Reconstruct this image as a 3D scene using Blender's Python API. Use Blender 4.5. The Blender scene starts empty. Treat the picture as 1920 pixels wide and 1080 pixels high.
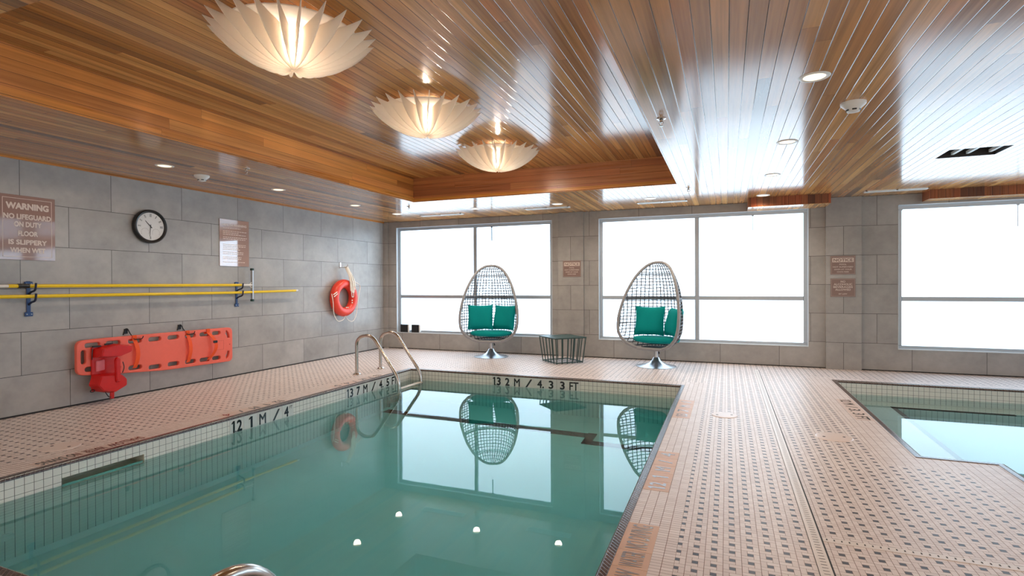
import bpy, bmesh, math, random
from mathutils import Vector, Matrix
random.seed(7)
S = bpy.context.scene
COL = S.collection
PI = math.pi

# ------------------------------------------------------------------ camera
YAW, PITCH, ROLL, FPX = -0.37866, -0.00663, 0.004324, 1011.1
fw = Vector((math.sin(YAW)*math.cos(PITCH), math.cos(YAW)*math.cos(PITCH), math.sin(PITCH)))
rt = Vector((math.cos(YAW), -math.sin(YAW), 0))
dn = fw.cross(rt)
c_, s_ = math.cos(ROLL), math.sin(ROLL)
rt, dn = rt*c_+dn*s_, dn*c_-rt*s_
cam_d = bpy.data.cameras.new('camera')
cam_d.sensor_width = 36.0
cam_d.lens = FPX/1920*36
cam_d.clip_start = 0.02
cam = bpy.data.objects.new('camera', cam_d)
COL.objects.link(cam)
up, bk = -dn, -fw
cam.matrix_world = Matrix(((rt.x, up.x, bk.x, 0), (rt.y, up.y, bk.y, 0), (rt.z, up.z, bk.z, 1.2), (0, 0, 0, 1)))
S.camera = cam
# ------------------------------------------------------------------ view, world
S.view_settings.view_transform = 'Standard'
S.view_settings.look = 'None'
S.view_settings.gamma = 1
S.view_settings.use_curve_mapping = False
S.view_settings.exposure = 0.28
WORLD_STRENGTH = 1.0      # daylight reaching in from the open end behind the camera
WINDOW_UP, WINDOW_LOW = 2.95, 2.7   # frosted panes lit by the sky
LAMP_BULB = 640.0
DOWNLIGHT_W = 20.0
wd = bpy.data.worlds.new('world')
S.world = wd
wd.use_nodes = True
bgn = wd.node_tree.nodes['Background']
bgn.inputs[0].default_value = (1.0, 0.92, 0.84, 1)
bgn.inputs[1].default_value = WORLD_STRENGTH

# ------------------------------------------------------------------ room numbers (metres)
XL, XR, YB, YN = -6.085, 9.2, 8.69, -0.9
ZC, ZT = 2.39, 2.732
TX0, TX1, TY0, TY1 = -4.2, -0.55, 1.37, 6.715         # raised tray in the ceiling
PX0, PX1, PY0, PY1 = -4.19, -0.505, 1.33, 6.615       # pool wall faces
ZW = -0.148                                           # water level

# ------------------------------------------------------------------ helpers
def lin(r, g, b):
    def f(c):
        c /= 255
        return c/12.92 if c <= 0.04045 else ((c+0.055)/1.055)**2.4
    return (f(r), f(g), f(b), 1)

class G:
    """tiny node-building helper"""
    def __init__(s, name):
        s.mat = bpy.data.materials.new(name)
        s.mat.use_nodes = True
        s.nt = s.mat.node_tree
        s.bsdf = s.nt.nodes['Principled BSDF']
        s.out = s.nt.nodes['Material Output']
    def node(s, t, **kw):
        n = s.nt.nodes.new(t)
        for k, v in kw.items():
            setattr(n, k, v)
        return n
    def put(s, sock, v):
        if hasattr(v, 'is_linked'):
            s.nt.links.new(v, sock)
        else:
            sock.default_value = v
    def m(s, op, a, b=None, c=None):
        n = s.node('ShaderNodeMath', operation=op)
        s.put(n.inputs[0], a)
        if b is not None: s.put(n.inputs[1], b)
        if c is not None: s.put(n.inputs[2], c)
        return n.outputs[0]
    def pos(s):
        g = s.node('ShaderNodeNewGeometry')
        x = s.node('ShaderNodeSeparateXYZ')
        s.nt.links.new(g.outputs['Position'], x.inputs[0])
        return x.outputs[0], x.outputs[1], x.outputs[2]
    def objpos(s):
        g = s.node('ShaderNodeTexCoord')
        return g.outputs['Object']
    def xyz(s, a, b, c):
        n = s.node('ShaderNodeCombineXYZ')
        s.put(n.inputs[0], a); s.put(n.inputs[1], b); s.put(n.inputs[2], c)
        return n.outputs[0]
    def noise(s, vec, scale=5, detail=3, rough=0.5):
        n = s.node('ShaderNodeTexNoise')
        if vec is not None: s.put(n.inputs['Vector'], vec)
        n.inputs['Scale'].default_value = scale
        n.inputs['Detail'].default_value = detail
        n.inputs['Roughness'].default_value = rough
        return n.outputs['Fac']
    def white(s, vec):
        n = s.node('ShaderNodeTexWhiteNoise', noise_dimensions='3D')
        s.put(n.inputs['Vector'], vec)
        return n.outputs['Value']
    def mix(s, f, a, b, blend='MIX'):
        n = s.node('ShaderNodeMix', data_type='RGBA', blend_type=blend)
        s.put(n.inputs[0], f); s.put(n.inputs[6], a); s.put(n.inputs[7], b)
        return n.outputs[2]
    def ramp(s, f, stops, interp='LINEAR'):
        n = s.node('ShaderNodeValToRGB')
        n.color_ramp.interpolation = interp
        e = n.color_ramp.elements
        while len(e) < len(stops): e.new(0.5)
        for i, (p, c) in enumerate(stops):
            e[i].position = p; e[i].color = c
        s.put(n.inputs[0], f)
        return n.outputs[0]
    def bump(s, h, strength=0.3, dist=0.01):
        n = s.node('ShaderNodeBump')
        n.inputs['Strength'].default_value = strength
        n.inputs['Distance'].default_value = dist
        s.put(n.inputs['Height'], h)
        s.nt.links.new(n.outputs[0], s.bsdf.inputs['Normal'])
    def set(s, **kw):
        names = dict(color='Base Color', rough='Roughness', metal='Metallic', ior='IOR', coat='Coat Weight', coat_rough='Coat Roughness',
                     spec='Specular IOR Level', trans='Transmission Weight', alpha='Alpha', sheen='Sheen Weight', emit='Emission Color', estr='Emission Strength', aniso='Anisotropic')
        for k, v in kw.items():
            s.put(s.bsdf.inputs[names[k]], v)
        return s

def plain(name, color, rough=0.5, metal=0.0, vary=0.08, scale=30, **kw):
    g = G(name)
    n = g.noise(g.objpos(), scale, 2)
    lo = tuple(max(0, c*(1-vary)) for c in color[:3])+(1,)
    hi = tuple(min(1, c*(1+vary)) for c in color[:3])+(1,)
    g.set(color=g.mix(n, lo, hi), rough=rough, metal=metal, **kw)
    return g.mat

class MB:
    def __init__(s):
        s.bm = bmesh.new()
    def quad(s, *pts):
        return s.bm.faces.new([s.bm.verts.new(p) for p in pts])
    def box(s, x0, x1, y0, y1, z0, z1, bev=0.0, seg=2):
        b = bmesh.new()
        bmesh.ops.create_cube(b, size=1)
        for v in b.verts:
            v.co = Vector(((x0+x1)/2+v.co.x*(x1-x0), (y0+y1)/2+v.co.y*(y1-y0), (z0+z1)/2+v.co.z*(z1-z0)))
        if bev:
            bmesh.ops.bevel(b, geom=list(b.edges), offset=bev, segments=seg, affect='EDGES', profile=0.5)
        s.merge(b)
        return s
    def merge(s, b, mat=None):
        if mat: bmesh.ops.transform(b, matrix=mat, verts=b.verts)
        me = bpy.data.meshes.new('tmp'); b.to_mesh(me); b.free()
        s.bm.from_mesh(me); bpy.data.meshes.remove(me)
    def tube(s, path, r, n=8, closed=False, caps=True, flat=1.0):
        P = [Vector(p) for p in path]
        N = len(P)
        rings = []
        prev = None
        for i in range(N):
            if closed:
                t = (P[(i+1) % N]-P[i-1])
            else:
                t = P[min(i+1, N-1)]-P[max(i-1, 0)]
            if t.length < 1e-9: t = Vector((0, 0, 1))
            t.normalize()
            if prev is None:
                a = Vector((0, 0, 1)) if abs(t.z) < 0.9 else Vector((1, 0, 0))
                u = t.cross(a).normalized()
            else:
                u = (prev - t*prev.dot(t))
                u = u.normalized() if u.length > 1e-6 else t.orthogonal().normalized()
            prev = u
            w = t.cross(u)
            ri = r[i] if isinstance(r, (list, tuple)) else r
            rings.append([s.bm.verts.new(P[i]+u*ri*math.cos(2*PI*k/n)+w*ri*flat*math.sin(2*PI*k/n)) for k in range(n)])
        for i in range(N if closed else N-1):
            A, B = rings[i], rings[(i+1) % N]
            for k in range(n):
                s.bm.faces.new((A[k], A[(k+1) % n], B[(k+1) % n], B[k]))
        if caps and not closed:
            s.bm.faces.new(rings[0][::-1]); s.bm.faces.new(rings[-1])
        return s
    def lathe(s, prof, n=32, origin=(0, 0, 0), axis='Z', cap=False):
        O = Vector(origin)
        def pt(r, h, a):
            if axis == 'Z': return O+Vector((r*math.cos(a), r*math.sin(a), h))
            if axis == 'X': return O+Vector((h, r*math.cos(a), r*math.sin(a)))
            return O+Vector((r*math.cos(a), h, r*math.sin(a)))
        rings = []
        for r, h in prof:
            if r < 1e-6:
                rings.append([s.bm.verts.new(pt(0, h, 0))])
            else:
                rings.append([s.bm.verts.new(pt(r, h, 2*PI*k/n)) for k in range(n)])
        for A, B in zip(rings, rings[1:]):
            for k in range(n):
                a, b, c, d = A[k % len(A)], A[(k+1) % len(A)], B[(k+1) % len(B)], B[k % len(B)]
                vs = []
                for v in (a, b, c, d):
                    if v not in vs: vs.append(v)
                if len(vs) >= 3: s.bm.faces.new(vs)
        return s
    def disc(s, r, origin, axis='Z', n=32, rx=None):
        O = Vector(origin)
        vs = []
        for k in range(n):
            a = 2*PI*k/n
            d = {'Z': Vector((r*math.cos(a), r*math.sin(a), 0)), 'X': Vector((0, r*math.cos(a), r*math.sin(a))), 'Y': Vector((r*math.cos(a), 0, r*math.sin(a)))}[axis]
            vs.append(s.bm.verts.new(O+d))
        s.bm.faces.new(vs)
        return s
    def build(s, name, mat, parent=None, smooth=False, world=False, origin=None):
        if parent is not None and world:
            bmesh.ops.translate(s.bm, vec=-parent.location, verts=s.bm.verts)
        if origin is not None:
            bmesh.ops.translate(s.bm, vec=-Vector(origin), verts=s.bm.verts)
        bmesh.ops.recalc_face_normals(s.bm, faces=s.bm.faces)
        me = bpy.data.meshes.new(name)
        s.bm.to_mesh(me); s.bm.free()
        for p in me.polygons: p.use_smooth = smooth
        me.materials.append(mat)
        o = bpy.data.objects.new(name, me)
        COL.objects.link(o)
        if parent is not None: o.parent = parent
        if origin is not None: o.location = origin
        if smooth:
            try: me.set_sharp_from_angle(angle=math.radians(40))
            except Exception: pass
        return o

def tag(o, label, cat, group=None):
    o['label'] = label; o['category'] = cat
    if group: o['group'] = group
    return o
def thing(name, label, cat, loc=(0, 0, 0), rotz=0, group=None):
    o = bpy.data.objects.new(name, None)
    COL.objects.link(o)
    o.empty_display_size = 0.1
    o.location = loc; o.rotation_euler = (0, 0, rotz)
    return tag(o, label, cat, group)
def struct(o, label=None):
    o['kind'] = 'structure'
    if label: o['label'] = label
    return o
def dup(root, loc=None, rotz=None, label=None):
    r = root.copy(); COL.objects.link(r)
    if loc is not None: r.location = loc
    if rotz is not None: r.rotation_euler = (0, 0, rotz)
    if label: r['label'] = label
    for ch in root.children:
        c = ch.copy(); COL.objects.link(c); c.parent = r
        for gch in ch.children:
            d = gch.copy(); COL.objects.link(d); d.parent = c
    return r

def text_part(s, mat, parent, center, xdir, ydir, h=None, w=None, bold=0.0, name='lettering', depth=0.0012, plines=1):
    """a line of raised lettering as one mesh; bbox fitted to height h (and width w)"""
    cu = bpy.data.curves.new('t', 'FONT')
    cu.body = s; cu.size = 1; cu.align_x = 'LEFT'; cu.offset = 0; cu.fill_mode = 'BOTH'; cu.extrude = 0.0; cu.resolution_u = 3
    tmp = bpy.data.objects.new('t', cu); COL.objects.link(tmp)
    dg = bpy.context.evaluated_depsgraph_get()
    me = bpy.data.meshes.new_from_object(tmp.evaluated_get(dg))
    bpy.data.objects.remove(tmp); bpy.data.curves.remove(cu)
    bm = bmesh.new(); bm.from_mesh(me); bpy.data.meshes.remove(me)
    xs = [v.co.x for v in bm.verts]; ys = [v.co.y for v in bm.verts]
    x0, x1, y0, y1 = min(xs), max(xs), min(ys), max(ys)
    sy = (h/(y1-y0)) if h else w/(x1-x0)
    sx = (w/(x1-x0)) if w else sy
    if bold:
        src = bm.copy(); acc = bmesh.new(); k = 0
        for dx, dy in ((0, 0), (bold, 0), (-bold, 0), (0, bold), (0, -bold), (bold*.7, bold*.7), (-bold*.7, -bold*.7), (bold*.7, -bold*.7), (-bold*.7, bold*.7)):
            c = src.copy()
            for v in c.verts: v.co += Vector((dx, dy, k*2e-4))
            k += 1
            m_ = bpy.data.meshes.new('t'); c.to_mesh(m_); c.free(); acc.from_mesh(m_); bpy.data.meshes.remove(m_)
        bm.free(); src.free(); bm = acc
        x0 -= bold; x1 += bold; y0 -= bold; y1 += bold
        sy = (h/(y1-y0)) if h else w/(x1-x0)
        sx = (w/(x1-x0)) if w else sy
    X, Y = Vector(xdir).normalized(), Vector(ydir).normalized()
    N = X.cross(Y)
    for v in bm.verts:
        v.co = Vector(center)+X*((v.co.x-(x0+x1)/2)*sx)+Y*((v.co.y-(y0+y1)/2)*sy)+N*(depth+v.co.z*sy)
    me = bpy.data.meshes.new(name); bm.to_mesh(me); bm.free()
    me.materials.append(mat)
    o = bpy.data.objects.new(name, me); COL.objects.link(o)
    root = parent
    off = Vector((0, 0, 0))
    while root is not None:
        off += root.location; root = root.parent
    for v in me.vertices: v.co -= off
    o.parent = parent
    return o

def figure_one(mat, parent, center, xdir, ydir, h, w, name='lettering', depth=0.0012):
    X, Y = Vector(xdir).normalized(), Vector(ydir).normalized()
    N = X.cross(Y)
    sw = w*0.56
    quads = ([(w/2-sw, -h/2), (w/2, -h/2), (w/2, h/2), (w/2-sw, h/2)], [(-w/2, h*0.22), (w/2-sw, h*0.31), (w/2-sw, h/2), (-w/2, h*0.34)])
    off = Vector((0, 0, 0)); root = parent
    while root is not None:
        off += root.location; root = root.parent
    b = MB()
    for q in quads: b.bm.faces.new([b.bm.verts.new(Vector(center)+X*x+Y*y+N*depth-off) for x, y in q])
    o = b.build(name, mat); o.parent = parent
    return o

def rects_with_holes(xs0, xs1, ys0, ys1, holes):
    xs = sorted({xs0, xs1}|{h[0] for h in holes}|{h[1] for h in holes})
    ys = sorted({ys0, ys1}|{h[2] for h in holes}|{h[3] for h in holes})
    out = []
    for a, b in zip(xs, xs[1:]):
        for c, d in zip(ys, ys[1:]):
            mx, my = (a+b)/2, (c+d)/2
            if a < xs0-1e-6 or b > xs1+1e-6 or c < ys0-1e-6 or d > ys1+1e-6: continue
            if any(h[0] < mx < h[1] and h[2] < my < h[3] for h in holes): continue
            out.append((a, b, c, d))
    return out

# ------------------------------------------------------------------ materials
def wood(name, across, along, stops, w=0.0785, L=2.3, rough=0.12, off=0.0, seed=0.0, groove=0.0030, spec=0.30, bumpy=0.32):
    g = G(name)
    P = g.pos()
    a, l = P[across], P[along]
    t = g.m('DIVIDE', g.m('ADD', a, -off), w)
    i = g.m('FLOOR', t)
    fr = g.m('FRACT', t)
    r1 = g.white(g.xyz(i, seed, 3.1))
    j = g.m('FLOOR', g.m('DIVIDE', g.m('MULTIPLY_ADD', r1, 7.0, l), L))
    r2 = g.white(g.xyz(i, j, seed+1.7))
    col = g.ramp(r2, stops)
    # grain runs along the board
    k = g.m('MULTIPLY_ADD', r2, 31.0, g.m('MULTIPLY', a, 1.0))
    gr = g.noise(g.xyz(g.m('MULTIPLY', k, 42.0), g.m('MULTIPLY', l, 0.9), r2), 1.0, 5, 0.62)
    gr2 = g.noise(g.xyz(g.m('MULTIPLY', k, 9.0), g.m('MULTIPLY', l, 0.35), r1), 1.0, 3, 0.5)
    f = g.m('MULTIPLY_ADD', gr, 0.9, g.m('MULTIPLY', gr2, 0.75))
    col = g.mix(1.0, col, g.ramp(f, [(0.50, (0.60, 0.53, 0.47, 1)), (0.80, (1.0, 1.0, 1.0, 1)), (1.05, (1.3, 1.26, 1.18, 1))]), 'MULTIPLY')
    dl = g.m('MULTIPLY', g.m('MINIMUM', fr, g.m('SUBTRACT', 1.0, fr)), w)       # metres to groove
    gm = g.m('LESS_THAN', dl, groove*0.72)
    # board ends
    le = g.m('FRACT', g.m('DIVIDE', g.m('MULTIPLY_ADD', r1, 7.0, l), L))
    em = g.m('LESS_THAN', le, 0.0011)
    dark = g.m('MAXIMUM', gm, g.m('MULTIPLY', em, 0.6))
    col = g.mix(g.m('MULTIPLY', dark, 0.8), col, (0.02, 0.012, 0.008, 1))
    h = g.m('MINIMUM', g.m('DIVIDE', dl, groove), 1.0)
    g.set(color=col, rough=g.m('MULTIPLY_ADD', gr, 0.06, rough), spec=spec)
    g.bump(g.m('MULTIPLY_ADD', gr, 0.03, h), bumpy, 0.003)
    return g.mat

CEDAR = [(0.0, lin(100, 72, 54)), (0.045, lin(132, 92, 60)), (0.06, lin(160, 110, 64)), (0.35, lin(176, 122, 70)), (0.6, lin(190, 136, 80)), (0.82, lin(202, 150, 92)), (1.0, lin(178, 114, 64))]
M_CEIL = wood('cedar_ceiling', 0, 1, CEDAR, rough=0.12, spec=0.62, L=2.9, off=-0.458, seed=0.0)
M_TRAYTOP = wood('cedar_tray_top', 0, 1, CEDAR, rough=0.12, spec=0.55, L=2.9, off=-0.458, seed=5.0)
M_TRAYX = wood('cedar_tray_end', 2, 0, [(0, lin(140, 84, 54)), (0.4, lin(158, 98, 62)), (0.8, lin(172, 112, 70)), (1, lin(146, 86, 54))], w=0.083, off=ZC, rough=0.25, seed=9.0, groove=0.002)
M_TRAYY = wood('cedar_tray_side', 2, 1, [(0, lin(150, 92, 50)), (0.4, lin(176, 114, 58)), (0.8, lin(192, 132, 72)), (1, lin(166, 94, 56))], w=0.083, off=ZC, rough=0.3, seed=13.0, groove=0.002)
M_TRIMWOOD = wood('cedar_edge_trim', 2, 1, [(0, lin(176, 112, 52)), (1, lin(196, 132, 64))], w=0.4, rough=0.25, seed=17.0)
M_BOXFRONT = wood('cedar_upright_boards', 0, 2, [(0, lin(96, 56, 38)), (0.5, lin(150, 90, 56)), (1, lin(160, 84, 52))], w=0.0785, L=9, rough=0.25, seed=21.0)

def wall_tile(name, horiz, off, base):
    g = G(name)
    P = g.pos()
    h, z = P[horiz], P[2]
    T, Rr = 0.8, 0.4035
    row = g.m('DIVIDE', g.m('SUBTRACT', z, ZC-6*Rr), Rr)
    ri = g.m('FLOOR', row); rf = g.m('FRACT', row)
    par = g.m('FRACT', g.m('MULTIPLY', ri, 0.5))      # 0 or .5
    u = g.m('ADD', g.m('DIVIDE', g.m('SUBTRACT', h, off), T), par)
    ui = g.m('FLOOR', u); uf = g.m('FRACT', u)
    d = g.m('MINIMUM', g.m('MULTIPLY', g.m('MINIMUM', uf, g.m('SUBTRACT', 1.0, uf)), T), g.m('MULTIPLY', g.m('MINIMUM', rf, g.m('SUBTRACT', 1.0, rf)), Rr))
    joint = g.m('LESS_THAN', d, 0.0024)
    r = g.white(g.xyz(ui, ri, 1.0))
    vec = g.xyz(g.m('MULTIPLY_ADD', r, 20.0, h), z, r)
    n = g.noise(vec, 2.2, 5, 0.6)
    n2 = g.noise(vec, 14, 4, 0.6)
    f = g.m('ADD', g.m('MULTIPLY', n, 0.75), g.m('MULTIPLY', n2, 0.25))
    lo = tuple(c*0.80 for c in base[:3])+(1,); hi = tuple(c*1.22 for c in base[:3])+(1,)
    col = g.ramp(f, [(0.3, lo), (0.7, hi)])
    tint = g.m('MULTIPLY_ADD', r, 0.12, 0.94)
    col = g.mix(1.0, col, g.xyz(tint, tint, tint), 'MULTIPLY')
    col = g.mix(joint, col, (0.05, 0.045, 0.042, 1))
    g.set(color=col, rough=g.m('MULTIPLY_ADD', n, 0.12, 0.24), spec=0.5)
    g.bump(g.m('MINIMUM', g.m('DIVIDE', d, 0.003), 1.0), 0.3, 0.002)
    return g.mat
WALLC = lin(163, 160, 157)
M_WALL_L = wall_tile('grey_wall_tile_left', 1, 3.362, WALLC)
M_WALL_B = wall_tile('grey_wall_tile_back', 0, 1.909-0.4, WALLC)
M_PIL1 = wall_tile('grey_wall_tile_pillar', 0, -2.395, WALLC)
M_PIL2 = wall_tile('grey_wall_tile_pier', 0, 1.505, WALLC)

SPA_RECTS = [(1.25, 1.70, 4.50, 7.62), (1.70, 4.60, 2.70, 7.62)]
def deck_mat():
    g = G('deck_mosaic')
    x, y, z = g.pos()
    lt = lambda a, b: g.m('LESS_THAN', a, b)
    gt = lambda a, b: g.m('GREATER_THAN', a, b)
    AND = lambda a, b: g.m('MULTIPLY', a, b)
    OR = lambda a, b: g.m('MAXIMUM', a, b)
    cx = g.m('DIVIDE', g.m('SUBTRACT', x, 0.059), 0.075); cy = g.m('DIVIDE', g.m('SUBTRACT', y, 0.0025), 0.075)
    u = g.m('MULTIPLY', g.m('FRACT', cx), 3.0); v = g.m('MULTIPLY', g.m('FRACT', cy), 3.0)
    iu, iv = g.m('FLOOR', cx), g.m('FLOOR', cy)
    near = lambda a, k, w: lt(g.m('ABSOLUTE', g.m('SUBTRACT', a, k)), w)
    edge = lambda a: g.m('MINIMUM', a, g.m('SUBTRACT', 3.0, a))
    q = 0.033
    gr = OR(lt(edge(u), 0.048), lt(edge(v), q))
    gr = OR(gr, AND(near(v, 1.0, q), lt(u, 2.0)))
    gr = OR(gr, AND(near(u, 2.0, q), lt(v, 2.0)))
    gr = OR(gr, AND(near(v, 2.0, q), gt(u, 1.0)))
    gr = OR(gr, AND(near(u, 1.0, q), gt(v, 1.0)))
    dark = AND(near(u, 1.5, 0.5-q*0.6), near(v, 1.5, 0.5-q*0.6))
    A = AND(lt(v, 1.0), lt(u, 2.0)); B = AND(gt(u, 2.0), lt(v, 2.0)); Cc = AND(gt(v, 2.0), gt(u, 1.0))
    bid = g.m('ADD', A, g.m('ADD', g.m('MULTIPLY', B, 2.0), g.m('MULTIPLY', Cc, 3.0)))
    r = g.white(g.xyz(iu, iv, bid))
    # plain border bricks beside the pools
    bx = g.m('DIVIDE', g.m('SUBTRACT', x, -0.46), 0.05); by = g.m('DIVIDE', y, 0.025)
    bu, bv = g.m('FRACT', bx), g.m('FRACT', by)
    bg = OR(lt(g.m('MINIMUM', bu, g.m('SUBTRACT', 1.0, bu)), 0.028), lt(g.m('MINIMUM', bv, g.m('SUBTRACT', 1.0, bv)), 0.045))
    br = g.white(g.xyz(g.m('FLOOR', bx), g.m('FLOOR', by), 9.0))
    def inside(r_, e):
        return AND(AND(gt(x, r_[0]-e), lt(x, r_[1]+e)), AND(gt(y, r_[2]-e), lt(y, r_[3]+e)))
    border = inside((PX0, PX1, PY0, PY1), 0.295)
    for s_ in SPA_RECTS: border = OR(border, inside(s_, 0.27))
    sel = lambda a, b: g.m('ADD', AND(border, a), AND(g.m('SUBTRACT', 1.0, border), b))
    grout = sel(bg, gr)
    rr = sel(br, r)
    dk = AND(g.m('SUBTRACT', 1.0, border), dark)
    brick = g.ramp(rr, [(0.0, lin(220, 208, 205)), (0.5, lin(229, 218, 215)), (1.0, lin(236, 227, 225))])
    n = g.noise(g.xyz(x, y, 0.0), 1.6, 4, 0.55)
    brick = g.mix(g.m('MULTIPLY', n, 0.35), brick, lin(214, 198, 194))
    col = g.mix(dk, brick, g.ramp(r, [(0, lin(50, 51, 60)), (1, lin(74, 76, 86))]))
    col = g.mix(grout, col, lin(128, 102, 90))
    g.set(color=col, rough=g.m('ADD', 0.38, g.m('MULTIPLY', grout, 0.35)), spec=0.5)
    g.bump(g.m('SUBTRACT', 1.0, grout), 0.35, 0.0012)
    return g.mat
M_DECK = deck_mat()

def pool_tile(name, horizontal_rows=True, base=lin(246, 243, 236)):
    g = G(name)
    x, y, z = g.pos()
    t = 0.0522
    u = g.m('FRACT', g.m('DIVIDE', g.m('ADD', x, y), t)); v = g.m('FRACT', g.m('DIVIDE', g.m('ADD', z, 0.0205), t))
    eu = g.m('LESS_THAN', g.m('MINIMUM', u, g.m('SUBTRACT', 1.0, u)), 0.032)
    ev = g.m('LESS_THAN', g.m('MINIMUM', v, g.m('SUBTRACT', 1.0, v)), 0.026)
    low = g.m('LESS_THAN', z, -0.46)
    ev = g.m('MULTIPLY', ev, g.m('SUBTRACT', 1.0, g.m('MULTIPLY', low, 0.75)))
    j = g.m('MAXIMUM', eu, ev)
    n = g.noise(g.xyz(x, y, z), 6, 3)
    col = g.mix(n, base, tuple(c*0.9 for c in base[:3])+(1,))
    col = g.mix(g.m('MULTIPLY', j, 0.9), col, lin(84, 80, 74))
    g.set(color=col, rough=0.25)
    return g.mat
M_PTILE = pool_tile('white_pool_tile')
M_PFLOOR = plain('pool_floor_plaster', lin(238, 240, 238), 0.6, vary=0.06, scale=3)

def coping_mat():
    g = G('brown_bullnose_tile')
    x, y, z = g.pos()
    u = g.m('FRACT', g.m('DIVIDE', g.m('ADD', x, y), 0.026))
    e = g.m('LESS_THAN', g.m('MINIMUM', u, g.m('SUBTRACT', 1.0, u)), 0.045)
    i = g.m('FLOOR', g.m('DIVIDE', g.m('ADD', x, y), 0.026))
    r = g.white(g.xyz(i, 2.0, 0.0))
    col = g.ramp(r, [(0, lin(62, 46, 44)), (1, lin(92, 72, 68))])
    g.set(color=g.mix(e, col, lin(120, 104, 96)), rough=0.22, spec=0.6)
    d = g.m('MINIMUM', g.m('MINIMUM', u, g.m('SUBTRACT', 1.0, u)), 0.2)
    g.bump(d, 0.5, 0.004)
    return g.mat
M_COPING = coping_mat()

def water_mat():
    g = G('pool_water')
    nt = g.nt
    nt.nodes.remove(g.bsdf)
    gl = g.node('ShaderNodeBsdfGlass'); gl.inputs['IOR'].default_value = 1.33; gl.inputs['Roughness'].default_value = 0.0
    gl.inputs['Color'].default_value = (0.97, 1.0, 0.99, 1)
    x, y, z = g.pos()
    n = g.noise(g.xyz(x, y, 0.0), 1.6, 2, 0.4)
    b = g.node('ShaderNodeBump'); b.inputs['Strength'].default_value = 0.05; b.inputs['Distance'].default_value = 0.012
    g.put(b.inputs['Height'], n)
    nt.links.new(b.outputs[0], gl.inputs['Normal'])
    nt.links.new(gl.outputs[0], g.out.inputs['Surface'])
    va = g.node('ShaderNodeVolumeAbsorption')
    va.inputs['Color'].default_value = (0.60, 0.96, 0.985, 1); va.inputs['Density'].default_value = 1.0
    nt.links.new(va.outputs[0], g.out.inputs['Volume'])
    return g.mat
M_WATER = water_mat()

def pane_mat(name, col, strength):
    g = G(name)
    x, y, z = g.pos()
    n = g.noise(g.xyz(x, y, z), 0.5, 2)
    g.set(color=(0.75, 0.8, 0.85, 1), rough=0.35, emit=g.mix(n, col, tuple(min(1, c*1.04) for c in col[:3])+(1,)), estr=strength)
    return g.mat
M_PANE_UP = pane_mat('frosted_pane_upper', (0.60, 0.80, 1.0, 1), WINDOW_UP)
M_PANE_LO = pane_mat('frosted_pane_lower', (0.58, 0.79, 1.0, 1), WINDOW_LOW)
M_ALU = plain('window_aluminium', lin(176, 182, 188), 0.35, 0.6, vary=0.04)
M_JAMB = plain('window_reveal_metal', lin(212, 220, 226), 0.4, 0.1, vary=0.03)
M_WHITE = plain('white_paint', lin(232, 230, 226), 0.4, vary=0.03)
M_STEEL = plain('brushed_steel', lin(196, 190, 184), 0.2, 1.0, vary=0.05)
M_CHROME = plain('polished_steel', lin(190, 192, 196), 0.28, 1.0, vary=0.04)
M_BLACK = plain('black_plastic', lin(24, 24, 26), 0.35, vary=0.1)
M_DARK = plain('dark_gap', lin(30, 28, 28), 0.7)
M_BLUE = plain('blue_painted_metal', lin(28, 66, 122), 0.35, vary=0.1)
M_NAVY = plain('dark_blue_plastic', lin(22, 34, 62), 0.4, vary=0.1)
M_YELLOW = plain('yellow_fibreglass', lin(240, 204, 24), 0.3, vary=0.05)
M_CORAL = plain('coral_red_plastic', lin(240, 108, 88), 0.35, vary=0.04)
M_RED = plain('red_vinyl', lin(206, 20, 14), 0.28, vary=0.1)
M_ORANGE = plain('orange_webbing', lin(244, 84, 18), 0.6, vary=0.08, scale=90)
M_BUOY = plain('orange_red_buoy', lin(230, 66, 46), 0.35, vary=0.05)
M_ROPE = plain('white_rope', lin(236, 230, 220), 0.8, vary=0.08, scale=200)
M_TEAL = plain('teal_fabric', lin(0, 146, 146), 0.8, vary=0.1, scale=120, spec=0.15)
M_RATTAN = plain('grey_rattan', lin(86, 86, 90), 0.5, vary=0.15, scale=60)
M_RIM = plain('grey_wrapped_rim', lin(150, 150, 154), 0.5, vary=0.1, scale=90)
M_GREEN = plain('dark_green_metal', lin(34, 66, 62), 0.4, vary=0.08)
M_SIGN = plain('mauve_sign_acrylic', lin(172, 140, 132), 0.03, vary=0.05, scale=4, ior=2.7)
M_NOTICE = plain('mauve_notice_acrylic', lin(138, 112, 104), 0.3, vary=0.05, scale=4)
M_SIGNW = plain('mauve_warning_acrylic', lin(160, 130, 122), 0.05, vary=0.05, scale=4, ior=1.75)
M_SIGNEDGE = plain('mauve_sign_border', lin(178, 158, 150), 0.2, vary=0.04)
M_SIGNTXT = plain('cream_sign_lettering', lin(222, 206, 196), 0.4, vary=0.04)
M_MARKTXT = plain('black_glazed_lettering', lin(26, 28, 34), 0.12, vary=0.1)
M_MARKTILE = plain('white_marker_tile', lin(224, 224, 220), 0.2, vary=0.04, scale=8)
M_DECKTILE = plain('tan_marker_tile', lin(214, 172, 142), 0.4, vary=0.07, scale=12)
M_DECKTXT = plain('worn_sheen_grey_lettering', lin(150, 152, 160), 0.18, vary=0.15, scale=40)  # worn dark letters; the sky's reflection on them is painted in as grey
M_PINKTILE = plain('pink_marker_tile', lin(214, 194, 186), 0.4, vary=0.05, scale=12)
M_GRATE = plain('pale_drain_plastic', lin(232, 224, 220), 0.35, vary=0.04)
M_LID = plain('pink_plastic_lid', lin(222, 206, 200), 0.35, vary=0.04)

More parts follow.
